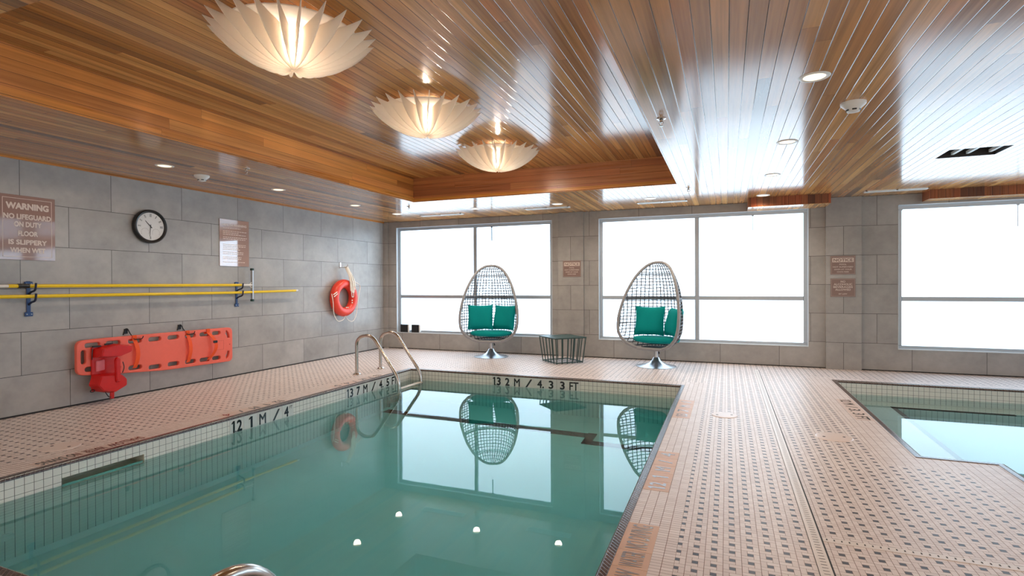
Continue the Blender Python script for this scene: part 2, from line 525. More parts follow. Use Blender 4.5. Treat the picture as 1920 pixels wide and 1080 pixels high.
def fin_mat():
    g = G('translucent_white_acrylic')
    nt = g.nt
    nt.nodes.remove(g.bsdf)
    d = g.node('ShaderNodeBsdfDiffuse'); d.inputs[0].default_value = (0.93, 0.89, 0.84, 1)
    t = g.node('ShaderNodeBsdfTranslucent'); t.inputs[0].default_value = (0.96, 0.89, 0.80, 1)
    n = g.noise(g.objpos(), 18, 2)
    f = g.m('MULTIPLY_ADD', n, 0.06, 0.55)
    m = g.node('ShaderNodeMixShader')
    g.put(m.inputs[0], f)
    nt.links.new(d.outputs[0], m.inputs[1]); nt.links.new(t.outputs[0], m.inputs[2])
    nt.links.new(m.outputs[0], g.out.inputs['Surface'])
    return g.mat
M_FIN = fin_mat()
def glow_mat(name, col, strength):
    g = G(name)
    n = g.noise(g.objpos(), 8, 1)
    g.set(color=(0.9, 0.9, 0.9, 1), rough=0.5, emit=g.mix(n, col, tuple(c*0.96 for c in col[:3])+(1,)), estr=strength)
    return g.mat
M_BULB = glow_mat('lit_lamp_tube', (1.0, 0.84, 0.65, 1), LAMP_BULB)
M_LENS = glow_mat('lit_downlight_lens', (1.0, 0.74, 0.42, 1), 1.9)

# ================================================================== structure
# deck with the two pool openings, drains let in
b = MB()
pool_hole = (PX0-0.02, PX1+0.02, PY0-0.02, PY1+0.02)
spa_holes = [(r[0]-0.02, r[1]+0.02, r[2]-0.02, r[3]+0.02) for r in SPA_RECTS]
spa_holes[1] = (1.72, 4.62, 2.68, 7.64)
spa_holes[1] = (1.68, 4.62, 2.68, 7.64)
for a, c, d, e in rects_with_holes(XL, XR, YN, YB+0.2, [pool_hole]+spa_holes):
    b.quad((a, d, 0), (c, d, 0), (c, e, 0), (a, e, 0))
bmesh.ops.remove_doubles(b.bm, verts=b.bm.verts, dist=1e-5)
struct(b.build('floor', M_DECK), 'pink mosaic deck floor with small dark squares')

b = MB(); b.quad((XL, YN, 0), (XL, YB, 0), (XL, YB, ZC), (XL, YN, ZC))
b.box(XL-0.15, XL-0.001, YN, YB+0.3, -0.02, ZC+0.02)
struct(b.build('wall_left', M_WALL_L), 'grey tiled wall on the left')
RW = (0.9, 7.6, 0.30, 2.25)          # unseen window added in the right-hand wall to brighten the room
b = MB()
for a, c, d, e in rects_with_holes(YN, YB+0.3, -0.02, ZC+0.02, [RW]):
    b.box(XR+0.001, XR+0.15, a, c, d, e)
struct(b.build('wall_right', M_WALL_L))
fill_win = bpy.data.objects.new('window_5', None); COL.objects.link(fill_win); struct(fill_win, 'added window-shaped fill light in the right-hand wall outside the picture')
b = MB()
for y0, y1 in ((RW[0], RW[0]+0.06), (3.1, 3.16), (5.34, 5.40), (RW[1]-0.06, RW[1])): b.box(XR+0.03, XR+0.10, y0, y1, RW[2], RW[3])
for z0, z1 in ((RW[2], RW[2]+0.05), (0.95, 1.01), (RW[3]-0.06, RW[3])): b.box(XR+0.03, XR+0.10, RW[0], RW[1], z0, z1)
b.build('window_frame', M_ALU, fill_win)
b = MB(); b.box(XR+0.06, XR+0.068, RW[0]+0.03, RW[1]-0.03, RW[2]+0.03, RW[3]-0.03)
b.build('window_pane', M_PANE_UP, fill_win)

WIN = [(-5.812, -2.728, 0.297, 2.28), (-1.937, 1.085, 0.293, 2.266), (2.15, 5.17, 0.297, 2.25), (5.62, 8.64, 0.297, 2.25)]
b = MB()
REV = 0.15
for a, c, d, e in rects_with_holes(XL, XR, 0, ZC, WIN):
    b.quad((a, YB, d), (c, YB, d), (c, YB, e), (a, YB, e))
for a, c, d, e in WIN:       # tiled thickness of the wall around each opening
    y2 = YB+REV+0.1
    b.quad((a, YB, d), (a, YB, e), (a, y2, e), (a, y2, d)); b.quad((c, YB, d), (c, YB, e), (c, y2, e), (c, y2, d))
    b.quad((a, YB, e), (c, YB, e), (c, y2, e), (a, y2, e)); b.quad((a, YB, d), (c, YB, d), (c, y2, d), (a, y2, d))
for a, c, d, e in rects_with_holes(XL-0.15, XR+0.15, -0.02, ZC+0.02, WIN):
    b.quad((a, YB+0.25, d), (c, YB+0.25, d), (c, YB+0.25, e), (a, YB+0.25, e))
bmesh.ops.remove_doubles(b.bm, verts=b.bm.verts, dist=1e-5)
wall_back = struct(b.build('wall_back', M_WALL_B), 'grey tiled wall with a row of frosted windows')
for nm, x0, x1, m, pr in (('wall_back_pillar', -2.61, -2.18, M_PIL1, 0.045), ('wall_back_pillar', 1.293, 1.719, M_PIL2, 0.06), ('wall_back_pillar', XL, -5.985, M_WALL_B, 0.03)):
    b = MB(); b.box(x0, x1, YB-pr, YB+0.02, 0, ZC)
    struct(b.build(nm, m))

# dark joint along the foot of the walls
b = MB(); b.box(XL, XL+0.008, YN, YB, 0.0005, 0.014)
struct(b.build('baseboard_left', M_DARK))
b = MB(); b.box(XL, XR, YB-0.006, YB, 0.0005, 0.012)
struct(b.build('baseboard_back', M_DARK))

# windows
def window(idx, a, c, d, e, mull, label):
    yf = YB+0.085
    root = bpy.data.objects.new('window_%d' % idx, None); COL.objects.link(root)
    root.location = (0, 0, 0); struct(root, label)
    zb = 0.98
    f = 0.058
    b = MB()
    for x0, x1 in ((a, a+f), (c-f, c)): b.box(x0, x1, yf-0.03, yf+0.05, d+0.05, e-f, 0.004, 1)
    b.box(a, c, yf-0.03, yf+0.05, e-f, e, 0.004, 1); b.box(a, c, yf-0.03, yf+0.05, d, d+0.05, 0.004, 1)
    b.box(mull-0.032, mull+0.032, yf-0.035, yf+0.045, d+0.05, e-f, 0.004, 1)
    b.box(a+f, c-f, yf-0.026, yf+0.040, zb-0.03, zb+0.03, 0.004, 1)
    b.build('window_frame', M_ALU, root)
    b = MB()     # pale lining of the reveal and the sill
    t = 0.006
    b.box(a, a+t, YB-0.004, yf, d, e); b.box(c-t, c, YB-0.004, yf, d, e)
    b.box(a, c, YB-0.004, yf, e-t, e); b.box(a, c, YB-0.006, yf, d, d+0.012)
    b.build('window_reveal', M_JAMB, root)
    for x0, x1 in ((a+f, mull-0.032), (mull+0.032, c-f)):
        for z0, z1, mt in ((d+0.05, zb-0.03, M_PANE_LO), (zb+0.03, e-f, M_PANE_UP)):
            b = MB(); b.box(x0, x1, yf+0.005, yf+0.013, z0, z1)
            b.build('window_pane', mt, root)
    return root
w1 = window(1, *WIN[0], -4.187, 'frosted window left, behind the first egg chair')
w2 = window(2, *WIN[1], -0.421, 'frosted window in the middle, behind the second egg chair')
w3 = window(3, *WIN[2], 3.66, 'frosted window at the right beside the small pool')
w4 = window(4, *WIN[3], 7.13, 'frosted window farther right beyond the frame')
for par, xx, z0, z1, wdt in ((w1, -3.864, 1.975, 2.222, 0.009), (w2, 0.361, 1.982, 2.206, 0.005), (w3, 2.20, 1.966, 2.19, 0.005), (w3, 3.442, 1.911, 2.19, 0.005)):
    b = MB(); b.tube([(xx, YB+0.062, z1), (xx, YB+0.062, z0)], wdt, 8)
    b.box(xx-0.014, xx+0.014, YB+0.052, YB+0.072, z1-0.012, z1+0.004)
    b.build('window_rod', M_GREEN if par is w1 else M_ALU, par)

# ceiling: lower boarded plane with the tray and one duct opening cut out
HX0, HX1, HY0, HY1 = 1.862, 2.32, 5.96, 6.33
b = MB()
for a, c, d, e in rects_with_holes(XL, XR, YN, YB+0.2, [(TX0, TX1, TY0, TY1), (HX0, HX1, HY0, HY1)]):
    b.quad((a, d, ZC), (c, d, ZC), (c, e, ZC), (a, e, ZC))
bmesh.ops.remove_doubles(b.bm, verts=b.bm.verts, dist=1e-5)
ceil = struct(b.build('ceiling', M_CEIL), 'glossy cedar board ceiling with a raised tray')
b = MB(); b.quad((TX0-0.05, TY0-0.05, ZT), (TX1+0.05, TY0-0.05, ZT), (TX1+0.05, TY1+0.05, ZT), (TX0-0.05, TY1+0.05, ZT))
b.build('tray_top', M_TRAYTOP, ceil)
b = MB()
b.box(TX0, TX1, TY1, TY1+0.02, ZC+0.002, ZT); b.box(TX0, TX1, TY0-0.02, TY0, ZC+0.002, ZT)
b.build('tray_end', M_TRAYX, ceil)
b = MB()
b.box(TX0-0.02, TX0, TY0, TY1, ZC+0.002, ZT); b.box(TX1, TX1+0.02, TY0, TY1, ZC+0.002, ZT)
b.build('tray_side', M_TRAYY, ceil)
b = MB()
b.box(XL, XL+0.018, YN, YB, ZC-0.016, ZC)
struct(b.build('trim_1', M_TRIMWOOD), 'thin wood bead where the left wall meets the ceiling')
b = MB()    # rebated lip round the tray
b.box(TX0-0.001, TX0+0.016, TY0, TY1, ZC-0.001, ZC+0.062); b.box(TX0, TX1, TY1-0.010, TY1, ZC-0.001, ZC+0.05)
struct(b.build('trim_2', M_TRIMWOOD), 'wood lip round the raised tray')
# boarded boxes hung under the ceiling over the windows
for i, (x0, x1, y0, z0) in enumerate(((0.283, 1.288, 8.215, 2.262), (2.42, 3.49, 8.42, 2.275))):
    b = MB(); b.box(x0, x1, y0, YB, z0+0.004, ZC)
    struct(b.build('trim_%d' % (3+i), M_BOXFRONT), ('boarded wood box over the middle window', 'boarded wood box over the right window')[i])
    b = MB(); b.box(x0-0.002, x1+0.002, y0-0.002, YB, z0, z0+0.004)
    b.build('soffit_underside', M_CEIL, bpy.data.objects['trim_%d' % (3+i)])

# ================================================================== pools
def offset_poly(poly, u):
    n = len(poly); out = []
    for i in range(n):
        p0, p1, p2 = Vector(poly[i-1]), Vector(poly[i]), Vector(poly[(i+1) % n])
        d1 = (p1-p0).normalized(); d2 = (p2-p1).normalized()
        n1 = Vector((d1.y, -d1.x)); n2 = Vector((d2.y, -d2.x))       # outward for CCW
        out.append(p1+(n1+n2)*u if abs(n1.dot(n2)) < 0.5 else p1+n1*u)
    return out
def coping(poly, parent):
    prof = [(0.045, 0.0008), (0.043, 0.004), (0.020, 0.005), (0.008, 0.003), (0.0, -0.003), (-0.004, -0.010), (-0.004, -0.0205), (0.004, -0.021)]
    b = MB()
    loops = []
    for u, z in prof:
        loops.append([b.bm.verts.new((p.x, p.y, z)) for p in offset_poly(poly, u)])
    n = len(poly)
    for A, B in zip(loops, loops[1:]):
        for k in range(n):
            b.bm.faces.new((A[k], A[(k+1) % n], B[(k+1) % n], B[k]))
    return b.build('coping', M_COPING, parent, smooth=True)

pool = thing('swimming_pool', 'large teal swimming pool with white tile rim, left of the deck walkway', 'pool')
SK = (2.26, 2.815, -0.215, -0.101)     # skimmer mouth y0 y1 z0 z1
ZA, ZB_ = -1.14, -1.36
def zfl(y): return ZA if y <= PY0 else (ZA+(ZB_-ZA)*(y-PY0)/(4.0-PY0) if y < 4.0 else ZB_)
b = MB()
for a, c, d, e in rects_with_holes(PY0, PY1, -1.6, 0.0, [SK]):
    b.quad((PX0, a, d), (PX0, c, d), (PX0, c, e), (PX0, a, e))
b.quad((PX1, PY0, -1.6), (PX1, PY1, -1.6), (PX1, PY1, 0), (PX1, PY0, 0))
b.quad((PX0, PY1, -1.6), (PX1, PY1, -1.6), (PX1, PY1, 0), (PX0, PY1, 0))
b.quad((PX0, PY0, -1.6), (PX1, PY0, -1.6), (PX1, PY0, 0), (PX0, PY0, 0))
b.build('tiled_wall', M_PTILE, pool)
b = MB()
ys = [PY0, 4.0, PY1]
for y0, y1 in zip(ys, ys[1:]):
    b.quad((PX0, y0, zfl(y0)), (PX1, y0, zfl(y0)), (PX1, y1, zfl(y1)), (PX0, y1, zfl(y1)))
for y0, y1 in zip(ys, ys[1:]):     # pale cove at the foot of the left wall
    b.quad((PX0, y0, zfl(y0)+0.05), (PX0, y1, zfl(y1)+0.05), (PX0+0.05, y1, zfl(y1)+0.002), (PX0+0.05, y0, zfl(y0)+0.002))
b.build('basin_floor', M_PFLOOR, pool)
coping([(PX0, PY0), (PX1, PY0), (PX1, PY1), (PX0, PY1)], pool)
b = MB(); b.box(PX0-0.008, PX1+0.008, PY0-0.008, PY1+0.008, -1.75, ZW)
b.box(PX0-0.165, PX0-0.0085, SK[0]-0.005, SK[1]+0.005, -0.22, ZW)
b.build('water', M_WATER, pool)
b = MB()
b.box(PX0, -1.46, 5.86, 6.0, ZB_-0.02, ZB_+0.006)
b.box(-1.46, PX1, 5.66, 5.76, ZB_-0.02, ZB_+0.026); b.box(-1.46, -1.36, 5.66, 6.0, ZB_-0.02, ZB_+0.026)
b.build('dark_tile_band', M_COPING, pool)
b = MB()        # skimmer throat
y0, y1, z0, z1 = SK
x2 = PX0-0.16
b.quad((PX0, y0, z0), (PX0, y1, z0), (x2, y1, z0), (x2, y0, z0)); b.quad((PX0, y0, z1), (PX0, y1, z1), (x2, y1, z1), (x2, y0, z1))
b.quad((PX0, y0, z0), (PX0, y0, z1), (x2, y0, z1), (x2, y0, z0)); b.quad((PX0, y1, z0), (PX0, y1, z1), (x2, y1, z1), (x2, y1, z0))
b.quad((x2, y0, z0), (x2, y1, z0), (x2, y1, z1), (x2, y0, z1))
b.build('skimmer_mouth', plain('skimmer_plastic', lin(232, 222, 204), 0.5), pool)
b = MB(); b.lathe([(0.0, 0.012), (0.055, 0.012), (0.062, 0.004), (0.062, 0.0)], 24, (PX0, 1.93, -0.78), 'X')
b.build('return_fitting', M_WHITE, pool, smooth=True)
b = MB(); b.lathe([(0.0, 0.03), (0.12, 0.03), (0.15, 0.012), (0.15, 0.0)], 28, (-2.33, 1.80, zfl(1.80)), 'Z')
b.build('floor_drain', M_WHITE, pool, smooth=True)

SPOLY = [(1.25, 4.50), (1.70, 4.50), (1.70, 2.70), (4.60, 2.70), (4.60, 7.62), (1.25, 7.62)]
spa = thing('wading_pool', 'small pool with a dark bullnose rim, under the right-hand window', 'pool')
b = MB()
for i in range(len(SPOLY)):
    p, q = SPOLY[i], SPOLY[(i+1) % len(SPOLY)]
    b.quad((p[0], p[1], -1.2), (q[0], q[1], -1.2), (q[0], q[1], 0), (p[0], p[1], 0))
b.build('tiled_wall', M_PTILE, spa)
b = MB()
b.quad((1.25, 4.5, -1.05), (1.70, 4.5, -1.05), (1.70, 7.62, -1.05), (1.25, 7.62, -1.05)); b.quad((1.70, 2.7, -1.05), (4.6, 2.7, -1.05), (4.6, 7.62, -1.05), (1.70, 7.62, -1.05))
b.build('basin_floor', M_PFLOOR, spa)
BZ = -0.50
b = MB()
b.box(1.25, 4.6, 7.32, 7.62, -1.05, BZ); b.box(1.25, 1.76, 4.5, 7.32, -1.05, BZ)
b.build('bench', M_PTILE, spa)
b = MB()
b.box(1.74, 1.79, 4.5, 7.34, BZ-0.03, BZ+0.004); b.box(1.74, 2.86, 7.29, 7.34, BZ-0.03, BZ+0.004)
b.build('bench_edge', M_COPING, spa)
coping(SPOLY, spa)
b = MB()
top = [b.bm.verts.new((p.x, p.y, ZW)) for p in offset_poly(SPOLY, 0.008)]
bot = [b.bm.verts.new((p.x, p.y, -1.3)) for p in offset_poly(SPOLY, 0.008)]
b.bm.faces.new(top); b.bm.faces.new(bot[::-1])
for k in range(6): b.bm.faces.new((top[k], bot[k], bot[(k+1) % 6], top[(k+1) % 6]))
b.build('water', M_WATER, spa)

# ------------------------------------------------------------------ depth markers set in the pool walls
def wall_marker(label, chars, start, pitch, axis, group='depth markers set in the pool walls'):
    """axis 'L' on the left wall running along +Y (read from inside the pool), 'B' on the back wall running along +X"""
    n = len(chars)
    loc = (PX0, start, -0.155) if axis == 'L' else (start, PY1, -0.155)
    t = thing('depth_marker', label, 'depth sign', loc, 0, group)
    for i, ch in enumerate(chars):
        a, c = start+i*pitch+0.002, start+(i+1)*pitch-0.002
        b = MB()
        if axis == 'L': b.box(PX0-0.004, PX0+0.003, a, c, -0.178, -0.0225)
        else: b.box(a, c, PY1-0.003, PY1+0.004, -0.178, -0.0225)
        tl = b.build('number_tile', M_MARKTILE, t, world=True)
        mid = (a+c)/2; zc = -0.092
        xd, yd = ((0, 1, 0), (0, 0, 1)) if axis == 'L' else ((1, 0, 0), (0, 0, 1))
        def P(o, z): return (PX0+0.003, mid+o, z) if axis == 'L' else (mid+o, PY1-0.003, z)
        if ch == '4ft':
            text_part('4', M_MARKTXT, tl, P(-0.022, zc), xd, yd, 0.105, 0.06, 0.03)
            text_part('FT', M_MARKTXT, tl, P(0.040, zc+0.036), xd, yd, 0.034, 0.036, 0.01)
        elif ch == '/': text_part('/', M_MARKTXT, tl, P(0, zc), xd, yd, 0.105, 0.095)
        elif ch == 'FT': text_part('FT', M_MARKTXT, tl, P(0, zc), xd, yd, 0.105, 0.118, 0.018)
        elif ch == 'M': text_part('M', M_MARKTXT, tl, P(-0.015, zc), xd, yd, 0.105, 0.082, 0.018)
        elif len(ch) == 3:
            figure_one(M_MARKTXT, tl, P(-0.040, zc), xd, yd, 0.108, 0.034)
            text_part('.', M_MARKTXT, tl, P(-0.013, zc-0.047), xd, yd, 0.014, 0.012)
            text_part(ch[2], M_MARKTXT, tl, P(0.028, zc), xd, yd, 0.108, 0.058, 0.03)
        elif ch == '1': figure_one(M_MARKTXT, tl, P(0, zc), xd, yd, 0.105, 0.042)
        elif ch.endswith('.'):
            text_part(ch, M_MARKTXT, tl, P(0.01, zc), xd, yd, 0.105, 0.09, 0.03)
        else: text_part(ch, M_MARKTXT, tl, P(0, zc), xd, yd, 0.105, {'1': 0.036}.get(ch, 0.064), 0.03)
    return t
wall_marker('white depth marker reading 1.2 1 M / 4 FT on the left pool wall', ['1.2', '1', 'M', '/', '4ft'], 3.586, 0.1555, 'L')
wall_marker('white depth marker reading 1.3 7 M / 4.5 FT beside the far ladder', ['1.3', '7', 'M', '/', '4.', '5', 'FT'], 5.19, 0.1545, 'L')
wall_marker('depth marker reading 1.3 2 M / 4.3 3 FT on the far pool wall', ['1.3', '2', 'M', '/', '4.', '3', '3', 'FT'], -2.93, 0.1515, 'B')

# ------------------------------------------------------------------ markers let into the deck
def deck_marker(label, cells, x0, x1, y_start, direction, tile_m, txt_m, updir):
    """cells: (text, length); direction +1 runs away along +Y, -1 towards the camera"""
    t = thing('deck_marker', label, 'floor sign', ((x0+x1)/2, y_start, 0), 0, 'markers let into the deck')
    y = y_start
    for txt, ln in cells:
        y2 = y+direction*ln
        a, c = min(y, y2)+0.0015, max(y, y2)-0.0015
        b = MB(); b.box(x0, x1, a, c, -0.004, 0.0012)
        tl = b.build('letter_tile', tile_m, t, world=True)
        mid_ = ((x0+x1)/2, (a+c)/2, 0.0012)
        hgt = (x1-x0)*0.66
        if txt in ('1', '12', '13', '1.2', '1.3'):
            dy_ = direction*(0 if txt == '1' else 0.036)
            figure_one(txt_m, tl, (mid_[0], mid_[1]-dy_, mid_[2]), (0, direction, 0), (updir, 0, 0), hgt, 0.034, depth=0.0008)
            if txt != '1': text_part(txt[-1], txt_m, tl, (mid_[0], mid_[1]+dy_*0.8, mid_[2]), (0, direction, 0), (updir, 0, 0), hgt, 0.05, 0.02, depth=0.0008)
        elif txt:
            wid = {'/': 0.05, '1': 0.03, 'M': 0.075}.get(txt, ln*0.86 if len(txt) > 2 else ln*0.7 if len(txt) == 2 else ln*0.45)
            text_part(txt, txt_m, tl, ((x0+x1)/2, (a+c)/2, 0.0012), (0, direction, 0), (updir, 0, 0), hgt, wid, 0.012, depth=0.0008)
        y = y2
    return t
deck_marker('tan deck tiles reading SHALLOW WATER NO DIVING at the bottom edge', [('SHALLOW', 0.29), ('WATER', 0.155), ('NO DIVING', 0.293)], -0.459, -0.309, 1.998, 1, M_DECKTILE, M_DECKTXT, -1)
deck_marker('tan deck tiles reading 1.2 1 M / 4 beside the swimming pool', [('12', 0.155), ('1', 0.155), ('M', 0.155), ('/', 0.155), ('4', 0.155)], -0.457, -0.312, 3.205, 1, M_DECKTILE, M_DECKTXT, -1)
deck_marker('faded tan deck tiles at the far right corner of the swimming pool', [('13', 0.195), ('7', 0.195), ('M', 0.195), ('/', 0.195)], -0.457, -0.305, 5.03, 1, M_DECKTILE, M_DECKTXT, -1)
deck_marker('pink deck tiles with black NO DIVING lettering, far side by the left wall', [('SHALLOW', 0.29), ('WATER', 0.155), ('NO DIVING', 0.293)], -4.375, -4.24, 2.90, -1, M_PINKTILE, M_MARKTXT, 1)
deck_marker('pink deck tiles above the 1.2 1 M marker with black figures', [('1.2', 0.155), ('1', 0.155), ('M', 0.155), ('/', 0.155), ('4', 0.155)], -4.375, -4.24, 4.36, -1, M_PINKTILE, M_MARKTXT, 1)
deck_marker('pink deck tiles above the 1.3 7 M marker with black figures', [('1.3', 0.155), ('7', 0.155), ('M', 0.155), ('/', 0.155), ('4.', 0.155), ('5', 0.155)], -4.375, -4.24, 6.05, -1, M_PINKTILE, M_MARKTXT, 1)
deck_marker('pale deck tiles with black figures beside the small pool', [('1.2', 0.16), ('M', 0.14), ('/', 0.14), ('3.', 0.16), ('3', 0.14), ('FT', 0.18)], 1.05, 1.195, 6.42, -1, M_PINKTILE, M_MARKTXT, 1)

# ------------------------------------------------------------------ drains and lids
t = thing('channel_drain', 'long pale slotted channel drain running down the walkway', 'drain', (0.385, 2, 0))
b = MB(); b.box(0.357, 0.408, 0.6, 8.2, -0.004, 0.0022)
b.build('grate', M_GRATE, t, world=True)
b = MB(); b.box(0.4085, 0.4155, 0.6, 8.2, -0.004, 0.0016); b.box(0.3545, 0.3568, 0.6, 8.2, -0.004, 0.0016)
b.build('edge_gap', M_DARK, t, world=True)
b = MB()
y = 0.8
while y < 8.1:
    b.quad((0.372, y, 0.0027), (0.396, y, 0.0027), (0.396, y+0.005, 0.0027), (0.372, y+0.005, 0.0027)); y += 0.027
o = b.build('slots', plain('slot_shadow_grey', lin(120, 112, 112), 0.6), t, world=True); o['kind'] = 'stuff'
t = thing('cross_drain', 'white slotted drain crossing the deck at lower right', 'drain', (1.2, 2.87, 0))
b = MB(); b.box(0.417, 1.62, 2.852, 2.895, -0.004, 0.0022)
b.build('grate', M_GRATE, t, world=True)
b = MB()
x = 0.43
while x < 1.61:
    b.quad((x, 2.866, 0.0027), (x+0.006, 2.866, 0.0027), (x+0.006, 2.882, 0.0027), (x, 2.882, 0.0027)); x += 0.0305
o = b.build('slots', M_DARK, t, world=True); o['kind'] = 'stuff'

def lid(loc, r, label):
    t = thing('skimmer_lid', label, 'lid', loc, 0, 'round lids in the deck')
    b = MB(); b.lathe([(0, 0.0045), (r-0.012, 0.0045), (r-0.004, 0.0035), (r, 0.0), (r, -0.004)], 40)
    b.build('cover', M_LID, t, smooth=True)
    b = MB()
    for s in (-1, 1): b.lathe([(0, 0.0052), (0.011, 0.0050), (0.011, 0.004)], 14, (s*r*0.55, s*r*0.15, 0))
    b.build('finger_hole', M_DARK, t)
    return t
lid((-0.02, 5.27, 0), 0.112, 'pale round lid left of the channel drain')
lid((0.775, 4.815, 0), 0.13, 'pale round lid right of the channel drain')
lid((-4.63, 2.49, 0), 0.125, 'round lid in the deck near the left wall')

# ------------------------------------------------------------------ pool ladders
def smooth_path(pts, rad=0.12, n=7):
    P = [Vector(p) for p in pts]; out = [P[0]]
    for i in range(1, len(P)-1):
        a, p, c = P[i-1], P[i], P[i+1]
        r = rad[i-1] if isinstance(rad, (list, tuple)) else rad
        r = min(r, (a-p).length*0.49, (c-p).length*0.49)
        s, e = p+(a-p).normalized()*r, p+(c-p).normalized()*r
        for k in range(n+1):
            u = k/n
            out.append(s*(1-u)**2+p*2*u*(1-u)+e*u*u)
    out.append(P[-1])
    return out
def ladder(label, loc, rotz, hs=1.0):
    """local +X points over the water; coping edge at x=0"""
    t = thing('pool_ladder', label, 'ladder', loc, rotz, 'stainless pool ladders')
    for yy in (-0.268, 0.268):
        pts = [(-0.405, yy, 0.0), (-0.405, yy, 0.50*hs), (-0.165, yy, 0.545*hs), (0.262, yy, -0.03), (0.262, yy, -0.36), (0.10, yy, -0.62), (0.10, yy, -1.18)]
        b = MB(); b.tube(smooth_path(pts, [0.19, 0.13, 0.12, 0.12, 0.1], 8), 0.0225, 14)
        r = b.build('rail', M_STEEL, t, smooth=True)
        b = MB(); b.lathe([(0.0225, 0.022), (0.04, 0.018), (0.052, 0.005), (0.052, 0.0)], 20, (-0.405, yy, 0.001))
        b.build('escutcheon', M_STEEL, r, smooth=True)
    for z, x in ((-0.165, 0.235), (-0.45, 0.17), (-0.74, 0.07), (-1.02, 0.07)):
        b = MB(); b.box(x-0.01, x+0.065, -0.262, 0.262, z-0.012, z+0.02, 0.006, 2)
        b.build('tread', plain('ladder_tread', lin(196, 190, 180), 0.4) if 'ladder_tread' not in bpy.data.materials else bpy.data.materials['ladder_tread'], t)
    return t
ladder('stainless pool ladder at the far left corner of the pool', (-4.21, 6.218, 0), 0)
ladder('stainless pool ladder at the near pool edge, only the top of a rail showing', (-0.90, 1.205, 0), PI/2, 0.89)

# ================================================================== ceiling fittings
def fin_lamp():
    t = thing('pleated_lamp', '', 'ceiling lamp', (0, 0, 0), 0, 'pleated ceiling lamps in the tray')
    N = 24
    prof = []       # outer lower edge from bottom hub to tip (r, z) with z=0 at the lamp's bottom
    for k in range(15):
        a = k/14*math.radians(50)
        r = 0.018+0.452*math.sin(a)/math.sin(math.radians(50))
        prof.append((r, 0.228*(1-math.cos(a))/(1-math.cos(math.radians(50)))))
    prof[1] = (prof[1][0], 0.004)
    outline = [(0.014, 0.014)]+prof[0:1]+prof[1:]+[(0.45, 0.224), (0.41, 0.216), (0.36, 0.208), (0.31, 0.204), (0.078, 0.204), (0.070, 0.09), (0.055, 0.064), (0.014, 0.060)]
    me_src = None
    for i in range(N):
        a = 2*PI*i/N+0.06
        if me_src is None:
            b = MB()
            th = 0.0022
            A = [b.bm.verts.new((r, -th, z)) for r, z in outline]
            B = [b.bm.verts.new((r, th, z)) for r, z in outline]
            b.bm.faces.new(A); b.bm.faces.new(B[::-1])
            for k in range(len(outline)):
                b.bm.faces.new((A[k], B[k], B[(k+1) % len(outline)], A[(k+1) % len(outline)]))
            bmesh.ops.triangulate(b.bm, faces=[f for f in b.bm.faces if len(f.verts) > 4])
            o = b.build('fin', M_FIN, t)
            me_src = o
        else:
            o = me_src.copy(); COL.objects.link(o); o.parent = t
        o.rotation_euler = (0, 0, a)
    b = MB(); b.lathe([(0.0, 0.206), (0.365, 0.206), (0.372, 0.209), (0.365, 0.212), (0.0, 0.212)], 48)
    b.build('reflector_plate', M_FIN, t)
    b = MB(); b.lathe([(0.0, 0.072), (0.045, 0.074), (0.060, 0.082), (0.060, 0.195), (0.0, 0.199)], 20)
    b.build('lamp_tube', M_BULB, t, smooth=True)
    b = MB()
    b.tube([(0, 0, 0.012), (0, 0, 0.095)], 0.004, 8); b.lathe([(0, 0.006), (0.009, 0.008), (0.009, 0.014), (0, 0.016)], 14)
    b.tube([(0, 0, 0.212), (0, 0, 0.264)], 0.05, 20)
    for k in range(8):
        a = 2*PI*k/8+0.2
        b.tube([(0.27*math.cos(a), 0.27*math.sin(a), 0.212), (0.27*math.cos(a), 0.27*math.sin(a), 0.264)], 0.005, 6)
    b.build('stem', M_WHITE, t, smooth=True)
    return t
lamp = fin_lamp()
LAMPS = [((-2.375, 2.495, ZT-0.264), 'pleated white bowl lamp, largest and nearest of three in the ceiling tray'),
         ((-2.375, 4.015, ZT-0.264), 'pleated white bowl lamp in the middle of three'),
         ((-2.375, 5.55, ZT-0.264), 'pleated white bowl lamp farthest along the ceiling tray')]
for i, (loc, lab) in enumerate(LAMPS):
    o = lamp if i == 0 else dup(lamp)
    o.location = loc; o['label'] = lab

def downlight():
    t = thing('downlight', '', 'ceiling light', (0, 0, 0), 0, 'round recessed downlights')
    b = MB(); b.lathe([(0.058, -0.002), (0.066, -0.006), (0.078, -0.005), (0.084, 0.0), (0.058, 0.0)], 32)
    b.build('trim_ring', M_WHITE, t, smooth=True)
    b = MB(); b.disc(0.0585, (0, 0, -0.0022), 'Z', 28)
    b.build('lens', M_LENS, t)
    return t
DL = [((-5.17, 3.70), 'lit round downlight nearest the camera above the left wall'), ((-5.17, 5.16), 'second lit downlight along the left wall'),
      ((-5.15, 6.62), 'third lit downlight along the left wall'), ((-5.13, 7.70), 'lit downlight in the corner by the left window'),
      ((-3.66, 7.65), 'lit downlight above the left egg chair window'), ((-2.33, 7.69), 'lit downlight above the first pillar and notice'),
      ((-0.987, 7.70), 'lit downlight above the left end of the middle window'), ((0.473, 3.544), 'large lit downlight nearest on the right ceiling'),
      ((0.476, 5.084), 'second lit downlight on the right ceiling'), ((0.469, 6.568), 'third lit downlight on the right ceiling'),
      ((0.462, 8.04), 'lit downlight glowing on the boarded box over the middle window')]
d0 = downlight()
